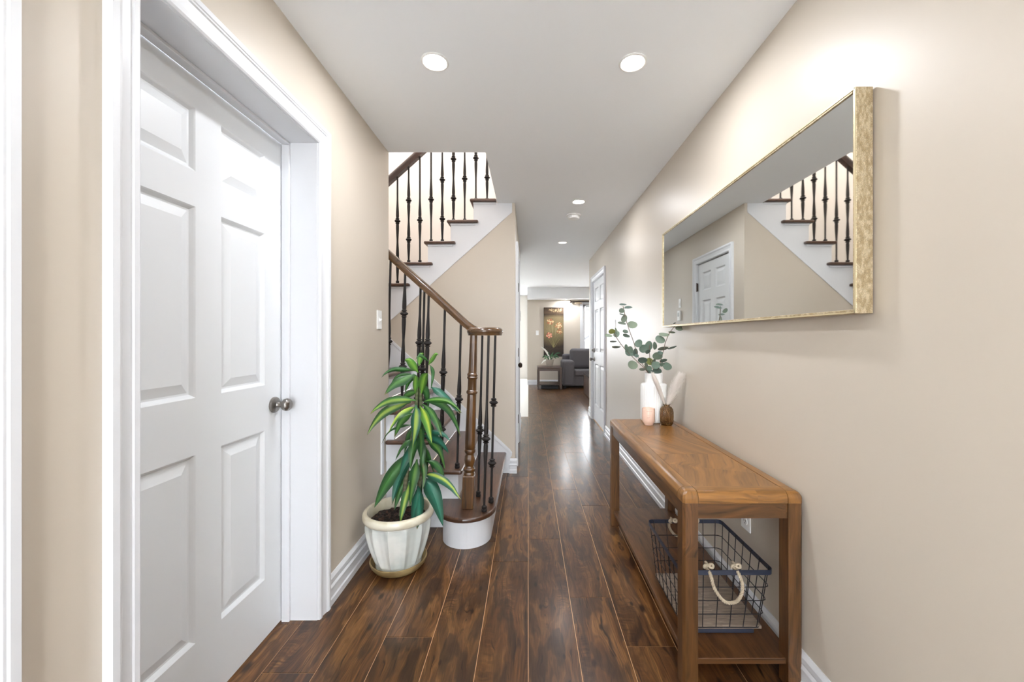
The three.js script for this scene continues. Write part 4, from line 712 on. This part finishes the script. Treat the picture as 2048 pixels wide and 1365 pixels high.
  // base, mid, tip (x, y on the plant, depth towards the viewer negative), width, stripe, tone
  const LV = [
    [[358, 225, 0], [330, 175, -0.03], [286, 125, -0.05], 42, 0.15, 3], [[362, 190, 0], [370, 140, 0.01], [386, 93, 0.02], 30, 0.1, 3], [[410, 165, 0], [380, 132, -0.04], [342, 122, -0.06], 20, 0, 0], [[412, 185, 0.01], [428, 140, 0], [466, 99, -0.02], 30, 0.1, 3], [[418, 185, 0], [452, 215, 0], [424, 280, -0.02], 20, 0, 0],
    [[335, 215, 0], [250, 200, -0.05], [165, 216, -0.09], 26, 0, 0], [[338, 232, 0], [265, 262, -0.06], [181, 303, -0.12], 56, 0.1, 0], [[338, 240, 0], [265, 220, -0.03], [208, 272, -0.05], 24, 0, 0], [[375, 335, -0.01], [388, 270, -0.05], [408, 195, -0.07], 46, 0.3, 3], [[342, 335, 0], [338, 270, -0.03], [348, 212, -0.03], 34, 0.3, 3],
    [[345, 372, 0], [240, 345, -0.06], [104, 404, -0.13], 44, 0.5, 2], [[320, 380, 0], [190, 390, -0.1], [90, 512, -0.14], 50, 0.5, 0], [[345, 405, -0.01], [265, 400, -0.1], [203, 503, -0.15], 50, 0.95, 2], [[330, 440, 0], [280, 450, -0.05], [234, 532, -0.09], 40, 0.3, 2], [[330, 500, 0], [220, 495, 0], [164, 566, -0.03], 20, 0, 0],
    [[345, 395, -0.02], [344, 480, -0.12], [328, 588, -0.14], 60, 0.75, 1], [[366, 400, -0.02], [405, 455, -0.12], [430, 564, -0.15], 46, 1, 3], [[380, 390, 0], [440, 430, -0.07], [482, 528, -0.1], 44, 0.2, 0], [[385, 378, 0], [480, 350, -0.03], [588, 404, -0.06], 32, 0.4, 2], [[425, 300, 0.02], [485, 325, 0], [577, 412, -0.02], 46, 0, 1],
    [[390, 380, 0.01], [510, 350, 0.02], [580, 528, -0.02], 38, 0.1, 0], [[385, 535, 0], [460, 535, -0.04], [527, 550, -0.06], 30, 0, 1], [[385, 555, 0], [450, 570, -0.06], [522, 625, -0.09], 46, 0, 1], [[400, 575, 0], [455, 600, -0.04], [500, 702, -0.08], 48, 0.35, 0], [[322, 575, 0], [280, 590, -0.04], [238, 652, -0.07], 42, 0, 0],
    [[315, 705, 0], [270, 700, -0.02], [223, 714, -0.03], 28, 0, 0], [[315, 720, 0], [250, 730, -0.03], [190, 771, -0.05], 26, 0, 0], [[330, 640, 0], [225, 730, -0.09], [128, 902, -0.16], 72, 0, 0], [[330, 660, 0], [275, 740, -0.08], [220, 882, -0.12], 50, 0, 1], [[352, 680, -0.02], [330, 780, -0.1], [313, 892, -0.12], 52, 0.35, 0],
    [[312, 800, -0.02], [290, 890, -0.08], [262, 988, -0.1], 40, 0.8, 2], [[356, 820, 0], [350, 920, -0.07], [326, 1004, -0.1], 48, 0, 1], [[366, 830, 0], [372, 930, -0.08], [352, 1017, -0.11], 46, 0, 1], [[385, 780, 0], [420, 800, -0.08], [488, 992, -0.15], 78, 0, 1], [[388, 765, 0], [455, 745, -0.06], [583, 857, -0.11], 46, 0.9, 1],
    [[400, 690, 0.02], [475, 690, 0], [496, 790, -0.03], 40, 0, 0], [[360, 550, -0.01], [378, 620, -0.05], [384, 690, -0.06], 44, 0, 0], [[348, 590, 0], [305, 640, -0.05], [258, 740, -0.09], 50, 0, 1], [[318, 740, 0], [270, 820, -0.05], [234, 908, -0.08], 42, 0, 0], [[352, 470, -0.01], [376, 560, -0.07], [370, 655, -0.08], 48, 0.15, 0],
    [[390, 430, 0.02], [455, 450, 0.02], [490, 525, 0], 36, 0, 0], [[372, 480, 0.02], [410, 500, 0.02], [450, 560, 0.02], 40, 0.1, 0], [[350, 330, 0], [300, 320, 0.03], [262, 392, 0.04], 34, 0.1, 2], [[372, 300, 0.02], [400, 300, 0.04], [412, 380, 0.05], 40, 0, 0], [[362, 610, 0.03], [390, 640, 0.05], [408, 720, 0.06], 38, 0, 0], [[330, 520, 0.02], [300, 540, 0.05], [285, 620, 0.06], 40, 0, 0], [[365, 680, -0.02], [392, 720, -0.05], [382, 810, -0.06], 36, 0.2, 0], [[340, 720, 0.02], [362, 790, 0.03], [372, 870, 0.03], 36, 0, 0], [[352, 250, 0], [318, 235, 0.04], [290, 300, 0.06], 34, 0, 2], [[385, 600, 0], [420, 640, 0.05], [440, 720, 0.07], 34, 0, 0], [[350, 560, -0.03], [330, 610, -0.08], [318, 700, -0.1], 46, 0.1, 0],
  ];
  for (const [b, m, e, w, st, tn] of LV) leaf(q(...b), q(...m), q(...e), w * s0 * 0.5, st < 0.5 ? st * 0.5 : st, tn);
}

// ================================================================ SMALL WALL FITTINGS
function fitting(name, label, cat, pos, turn, build) { const t = thing(name, label, cat, pos, turn); build(t); return t; }
const sw = t => { mesh('cover_plate', [lbox(-0.036, 0.036, -0.0575, 0.0575, 0.0005, 0.006, 0.002)], M.plastic, t); mesh('rocker', [lbox(-0.0165, 0.0165, -0.033, 0.033, 0.006, 0.0085, 0.001), lbox(-0.012, 0.012, -0.028, 0.001, 0.008, 0.011, 0.001)], M.plastic, t); };
fitting('light_switch', 'white light switch on the beige wall at the foot of the stairs', 'light switch', V(XL, 1.334, 2.42), Math.PI / 2, t => { mesh('cover_plate', [lbox(-0.036, 0.036, -0.0575, 0.0575, 0.0005, 0.006, 0.002)], M.plastic, t); mesh('toggle', [lbox(-0.006, 0.006, -0.013, 0.013, 0.006, 0.008), lbox(-0.004, 0.004, -0.004, 0.010, 0.006, 0.018, 0.001).rotateX(0.3)], M.plastic, t); });
fitting('light_switch', 'white light switch on the right wall between the side door and the eucalyptus', 'light switch', V(XR, 1.36, 4.40), -Math.PI / 2, sw);
fitting('light_switch', 'white light switch on the far wall left of the flower painting', 'light switch', V(0.232, 1.33, 10.1), 0, sw);
fitting('light_switch', 'white wall switch above the intercom, seen only in the mirror', 'light switch', V(XB, 1.66, 5.08), Math.PI / 2, sw);
fitting('intercom', 'small white wall intercom below a switch, seen only in the mirror', 'intercom', V(XB, 1.50, 5.08), Math.PI / 2, t => { mesh('housing', [lbox(-0.042, 0.042, -0.065, 0.065, 0.0005, 0.024, 0.006)], M.plastic, t); mesh('screen', [lbox(-0.024, 0.024, -0.012, 0.04, 0.024, 0.0255, 0.0005)], std('#9aa09c', 0.3), t); });
fitting('wall_outlet', 'white electrical outlet on the right wall behind the wire basket', 'outlet', V(XR, 0.435, 1.745), -Math.PI / 2, t => { mesh('cover_plate', [lbox(-0.036, 0.036, -0.0575, 0.0575, 0.0005, 0.006, 0.002)], M.plastic, t); for (const y of [-0.0195, 0.0195]) { const r = mesh('receptacle', [lathe([[0.0001, 0.006], [0.0165, 0.006], [0.0165, 0.0085], [0.0001, 0.0085]], 24).rotateX(Math.PI / 2).translate(0, y, 0)], M.plastic, t); mesh('slot', [lbox(-0.0075, -0.0055, y - 0.001, y + 0.008, 0.0084, 0.0089), lbox(0.0055, 0.0075, y - 0.001, y + 0.007, 0.0084, 0.0089), lbox(-0.002, 0.002, y - 0.010, y - 0.006, 0.0084, 0.0089)], M.dark, r); } });

// ================================================================ LIVING ROOM AT THE END
{ // window with casing, sashes, glass
  const w = structGroup('window_1'), [a, b, c, d] = WIN, f = 0.055, Zf = 10.15;
  mesh('window_frame', [box(a, a + f, c, d, Zf, Zf + 0.07), box(b - f, b, c, d, Zf, Zf + 0.07), box(a, b, c, c + f, Zf, Zf + 0.07), box(a, b, d - f, d, Zf, Zf + 0.07), box((a + b) / 2 - 0.035, (a + b) / 2 + 0.035, c, d, Zf, Zf + 0.07)], M.white, w);
  mesh('pane', [box(a + f, (a + b) / 2 - 0.035, c + f, d - f, Zf + 0.03, Zf + 0.034)], M.pane, w); mesh('pane', [box((a + b) / 2 + 0.035, b - f, c + f, d - f, Zf + 0.03, Zf + 0.034)], M.pane, w);
  const cs = 0.075; mesh('window_casing', [box(a - cs, a, c - cs, d + cs, 10.08, 10.0995, 0.003), box(b, b + cs, c - cs, d + cs, 10.08, 10.0995, 0.003), box(a, b, d, d + cs, 10.08, 10.0995, 0.003), box(a, b, c - cs, c, 10.08, 10.0995, 0.003)], M.white, w);
}
{
  const t = thing('window_blind', 'short pale grey pleated blind drawn up at the top of the far window', 'blind', V(2.25, 1.86, 10.125));
  for (let i = 0; i < 5; i++) mesh('slat', [lbox(-0.78, 0.78, i * 0.03 - 0.012 + 0.02, i * 0.03 + 0.016 + 0.02, -0.014 + (i % 2) * 0.006, 0.012, 0.004)], std('#c9c9c8', 0.8), t);
}
{
  const t = thing('curtain_rod', 'dark curtain rod with a round end knob above the far window', 'curtain rod', V(1.06, 2.12, 10.02));
  mesh('rod', [rod(new THREE.Vector3(0.05, 0, 0), new THREE.Vector3(2.6, 0, 0), 0.014, 12)], M.bronze, t);
  mesh('finial', [lathe([[0.0001, 0], [0.03, 0.002], [0.034, 0.012], [0.028, 0.03], [0.016, 0.04], [0.02, 0.05], [0.014, 0.06], [0.0001, 0.06]], 16).rotateZ(-Math.PI / 2)], M.bronze, t);
  mesh('bracket', [lbox(0.12, 0.30, -0.05, -0.026, -0.02, 0.012, 0.004), lbox(0.19, 0.215, -0.045, -0.012, -0.078, 0.0, 0.003)], std('#b9a488', 0.6), t);
}
{ // grey armchair
  const Z0 = 9.35, t = thing('armchair', 'charcoal grey upholstered armchair beside the small side table in the far room', 'armchair', V(1.36, 0, 9.7));
  const fm = M.sofa, B = (n, x0, x1, y0, y1, za, zb, r) => mesh(n, [lbox(x0, x1, y0, y1, za, zb, r, 4)], fm, t);
  B('base', -0.30, 0.30, 0.06, 0.30, -0.30, 0.30, 0.02); B('arm', -0.545, -0.265, 0.05, 0.665, -0.32, 0.36, 0.06); B('arm', 0.265, 0.545, 0.05, 0.665, -0.32, 0.36, 0.06);
  B('seat_cushion', -0.262, 0.262, 0.29, 0.445, -0.12, 0.345, 0.045); B('back_frame', -0.50, 0.50, 0.06, 0.80, -0.345, -0.18, 0.05);
  const cg = new RoundedBoxGeometry(0.66, 0.50, 0.20, 6, 0.085), p = cg.attributes.position; for (let i = 0; i < p.count; i++) { const x = p.getX(i), y = p.getY(i), z = p.getZ(i); const bul = Math.cos(clamp(x / 0.36, -1, 1) * Math.PI / 2) * Math.cos(clamp(y / 0.28, -1, 1) * Math.PI / 2); p.setZ(i, z + (z > 0 ? 0.035 * bul - 0.018 * Math.sin(y * 26) * bul : 0)); } cg.computeVertexNormals(); cg.rotateX(-0.16).translate(0.0, 0.69, -0.11); mesh('back_cushion', [clean(cg)], fm, t);
  for (const x of [-0.48, 0.48]) for (const z of [-0.28, 0.3]) mesh('leg', [lbox(x - 0.03, x + 0.03, 0.001, 0.055, z - 0.03, z + 0.03, 0.005)], M.dark, t);
}
{ // small side table
  const t = thing('side_table', 'small square dark brown wooden side table with a low shelf under the painting', 'side table', V(0.5, 0, 9.47));
  const w = 0.285, d = 0.29, h = 0.52, l = 0.05;
  mesh('table_top', [grain(lbox(-w, w, h - 0.035, h, -d, d, 0.012), 0)], M.sideWood, t);
  for (const x of [-1, 1]) for (const z of [-1, 1]) mesh('leg', [grain(lbox(x * w - x * l, x * w - x * 0.002, 0.001, h - 0.03, z * d - z * l, z * d - z * 0.002, 0.006), 1)], M.sideWood, t);
  for (const z of [-1, 1]) mesh('apron', [grain(lbox(-w + l, w - l, h - 0.085, h - 0.034, z * d - z * 0.03, z * d - z * 0.008), 0)], M.sideWood, t);
  for (const x of [-1, 1]) mesh('apron', [grain(lbox(x * w - x * 0.03, x * w - x * 0.008, h - 0.085, h - 0.034, -d + l, d - l), 2)], M.sideWood, t);
  mesh('shelf', [grain(lbox(-w + 0.01, w - 0.01, 0.105, 0.125, -d + 0.012, d - 0.012, 0.003), 0)], M.sideWood, t);
}
{ const t = thing('storage_box', 'low black box on the floor under the small side table', 'box', V(0.5, 0.001, 9.43)); mesh('bin', [lbox(-0.2, 0.2, 0, 0.065, -0.16, 0.16, 0.01)], std('#16191f', 0.5), t); mesh('lid', [lbox(-0.205, 0.205, 0.066, 0.082, -0.165, 0.165, 0.006)], std('#1b1f27', 0.4), t); }
{ // plant on the side table
  const t = thing('potted_plant', 'small green leafy plant in a grey stoneware pot on the side table', 'potted plant', V(0.51, 0.5205, 9.48));
  mesh('pot', [lathe([[0.0001, 0], [0.062, 0], [0.066, 0.01], [0.088, 0.07], [0.098, 0.13], [0.106, 0.135], [0.107, 0.165], [0.098, 0.166], [0.094, 0.14], [0.0001, 0.138]], 36)], std('#a39a8f', 0.6), t);
  mesh('soil', [lathe([[0.0001, 0.145], [0.093, 0.141]], 24)], M.soil, t);
  const R = rng(7), mk = (tip, mid, w, m) => { const pos = [], c = new THREE.QuadraticBezierCurve3(new THREE.Vector3((R() - 0.5) * 0.06, 0.145, (R() - 0.5) * 0.06), mid, tip), N = 9, rows = []; const side = new THREE.Vector3().crossVectors(new THREE.Vector3().subVectors(tip, mid), new THREE.Vector3(0.1, 0.4, 1)).normalize(); for (let i = 0; i <= N; i++) { const f = i / N, P = c.getPoint(f), ww = w * Math.pow(Math.sin(Math.PI * clamp(0.06 + f * 0.93)), 0.7) + 0.001; rows.push([P.clone().addScaledVector(side, -ww), P.clone().add(new THREE.Vector3(0, -ww * 0.3, 0)), P.clone().addScaledVector(side, ww)]); } for (let i = 0; i < N; i++) for (let j = 0; j < 2; j++) for (const v of [[i, j], [i, j + 1], [i + 1, j + 1], [i, j], [i + 1, j + 1], [i + 1, j]]) { const p = rows[v[0]][v[1]]; pos.push(p.x, p.y, p.z); } const g = new THREE.BufferGeometry(); g.setAttribute('position', new THREE.Float32BufferAttribute(pos, 3)); g.computeVertexNormals(); return [clean(g), m]; };
  const gm = [phys('#3f6b45', 0.5, { side: THREE.DoubleSide }), phys('#5d8a5c', 0.5, { side: THREE.DoubleSide }), phys('#2f5538', 0.5, { side: THREE.DoubleSide })], wh = phys('#f0f1ea', 0.6, { side: THREE.DoubleSide });
  for (const [x, y, mx, my, w] of [[0.27, 0.31, 0.15, 0.36, 0.02], [0.2, 0.24, 0.12, 0.32, 0.022], [-0.17, 0.2, -0.1, 0.3, 0.024], [-0.12, 0.16, -0.08, 0.27, 0.022], [0.1, 0.22, 0.06, 0.32, 0.026], [0.02, 0.2, 0.0, 0.32, 0.026], [0.15, 0.18, 0.1, 0.28, 0.022], [-0.06, 0.2, -0.05, 0.33, 0.026], [0.23, 0.2, 0.16, 0.27, 0.018], [-0.02, 0.36, -0.02, 0.26, 0.02], [0.09, 0.34, 0.04, 0.25, 0.02], [-0.12, 0.26, -0.08, 0.27, 0.02]]) { const [g, m] = mk(new THREE.Vector3(x, y, (R() - 0.3) * 0.2), new THREE.Vector3(mx, my, (R() - 0.3) * 0.1), w, gm[Math.floor(R() * 3)]); mesh('leaf', [g], m, t); }
  { const [g] = mk(new THREE.Vector3(-0.2, 0.47, 0.05), new THREE.Vector3(-0.02, 0.34, 0.02), 0.026, wh); mesh('white_leaf', [g], wh, t).userData.label = 'long white leaf'; }
  { const [g] = mk(new THREE.Vector3(-0.2, 0.06, 0.1), new THREE.Vector3(-0.12, 0.2, 0.08), 0.018, wh); mesh('white_leaf', [g], wh, t); }
}
{ // chest-like coffee table, mostly hidden by the wall
  const t = thing('coffee_table', 'dark slatted wooden coffee table with a glossy top in front of the armchair', 'coffee table', V(1.52, 0, 8.1));
  mesh('table_top', [grain(lbox(-0.34, 0.34, 0.425, 0.46, -0.5, 0.5, 0.006), 2)], phys('#74675c', 0.15, { map: OAK2, clearcoat: 1, clearcoatRoughness: 0.05 }), t);
  mesh('body', [lbox(-0.3, 0.3, 0.03, 0.425, -0.46, 0.46, 0.004)], M.sideWood, t);
  for (let i = 0; i < 7; i++) mesh('slat', [grain(lbox(-0.32, -0.301, 0.02, 0.424, -0.46 + i * 0.134, -0.46 + i * 0.134 + 0.12, 0.004), 1, i * 0.2)], M.sideWood, t);
  for (const x of [-0.27, 0.27]) for (const z of [-0.43, 0.43]) mesh('foot', [lbox(x - 0.03, x + 0.03, 0.001, 0.03, z - 0.03, z + 0.03)], M.dark, t);
}
{ // canvas of flowers
  const cw = 256, ch = 640, cv = document.createElement('canvas'); cv.width = cw; cv.height = ch; const c = cv.getContext('2d');
  let gr = c.createLinearGradient(0, 0, 0, ch); gr.addColorStop(0, '#3a2a1e'); gr.addColorStop(0.13, '#5a4630'); gr.addColorStop(0.14, '#4a3a28'); gr.addColorStop(0.2, '#8a7a58'); gr.addColorStop(0.5, '#8c7d5c'); gr.addColorStop(0.74, '#5c5036'); gr.addColorStop(0.8, '#3f3124'); gr.addColorStop(1, '#241a15'); c.fillStyle = gr; c.fillRect(0, 0, cw, ch);
  gr = c.createRadialGradient(cw / 2, ch * 0.45, 20, cw / 2, ch * 0.45, ch * 0.38); gr.addColorStop(0, 'rgba(190,175,130,0.55)'); gr.addColorStop(0.6, 'rgba(120,100,66,0.2)'); gr.addColorStop(1, 'rgba(40,28,20,0.65)'); c.fillStyle = gr; c.fillRect(0, ch * 0.13, cw, ch * 0.68);
  c.fillStyle = '#33241a'; c.fillRect(0, ch * 0.125, cw, 6); c.fillRect(0, ch * 0.81, cw, 5);
  const R = rng(3); c.strokeStyle = '#c9ae82'; c.lineWidth = 2.5; for (let i = 0; i < 44; i++) { const x = 70 + R() * 165, y = 18 + R() * 34; c.beginPath(); c.arc(x, y, 3 + R() * 6, R() * 6, R() * 6 + 3.4); c.stroke(); }
  const stem = (x0, y0, x1, y1, x2, y2, col, w) => { c.strokeStyle = col; c.lineWidth = w; c.beginPath(); c.moveTo(x0, y0); c.quadraticCurveTo(x1, y1, x2, y2); c.stroke(); };
  for (const [x, y, b] of [[85, 190, 108], [190, 235, 150], [205, 310, 158], [65, 365, 96], [135, 170, 120], [150, 200, 130]]) { stem(128, 525, b, 430, x, y, '#3f3a22', 7); stem(127, 525, b, 430, x, y, '#a89a64', 3.5); }
  for (const [x, y, k] of [[118, 520, -60], [140, 520, 70], [125, 520, -20], [130, 520, 40]]) { stem(x, y, x + k * 0.4, y - 60, x + k, y - 110, '#8b8350', 5); }
  const flower = (x, y, r, a, b) => { for (let i = 0; i < 9; i++) { const t = i / 9 * 6.28 + R(), d = r * (0.35 + 0.4 * R()); c.fillStyle = i % 2 ? a : b; c.beginPath(); c.ellipse(x + d * Math.cos(t), y + d * 0.8 * Math.sin(t), r * 0.48, r * 0.34, t, 0, 6.3); c.fill(); c.strokeStyle = '#5c2f22'; c.lineWidth = 1.6; c.stroke(); } c.fillStyle = '#e2cfa2'; c.beginPath(); c.ellipse(x, y, r * 0.26, r * 0.22, 0, 0, 6.3); c.fill(); };
  flower(82, 185, 42, '#b3714f', '#d8b98a'); flower(190, 235, 46, '#c08a5e', '#dcc295'); flower(205, 316, 37, '#b67f57', '#cfa978'); flower(68, 362, 44, '#cf5a45', '#e8a488');
  c.globalAlpha = 0.25; for (let i = 0; i < 1900; i++) { c.fillStyle = R() < 0.5 ? '#2a1d14' : '#b8a274'; c.fillRect(R() * cw, R() * ch, 2 + R() * 6, 1 + R() * 2); } c.globalAlpha = 1;
  const tx = new THREE.CanvasTexture(cv); tx.colorSpace = THREE.SRGBColorSpace;
  const t = thing('painting', 'tall narrow brown canvas painting of red and cream flowers on the far wall', 'painting', V(0.648, 1.35, 10.099));
  mesh('canvas', [lbox(-0.253, 0.253, -0.628, 0.628, 0.001, 0.036, 0.003)], std('#2c2018', 0.8), t);
  const pg = new THREE.PlaneGeometry(0.5, 1.25); pg.translate(0, 0, 0.0365); mesh('painted_face', [clean(pg)], std('#ffffff', 0.55, { map: tx }), t);
}
{ // outbuilding seen through the window
  const t = thing('shed', 'dark grey shed with a sloping roof outside the far window', 'shed', V(3.4, -0.2, 14.5));
  mesh('wall', [lbox(-1.5, 1.5, 0, 1.25, -1.2, 1.2)], std('#77787a', 0.8), t);
  mesh('roof', [prismXY([[-1.7, 1.2], [0, 2.3], [1.7, 1.2], [1.7, 1.28], [0, 2.4], [-1.7, 1.28]], -1.35, 1.35)], std('#3f4145', 0.8), t);
}
renderer.render(scene, camera);
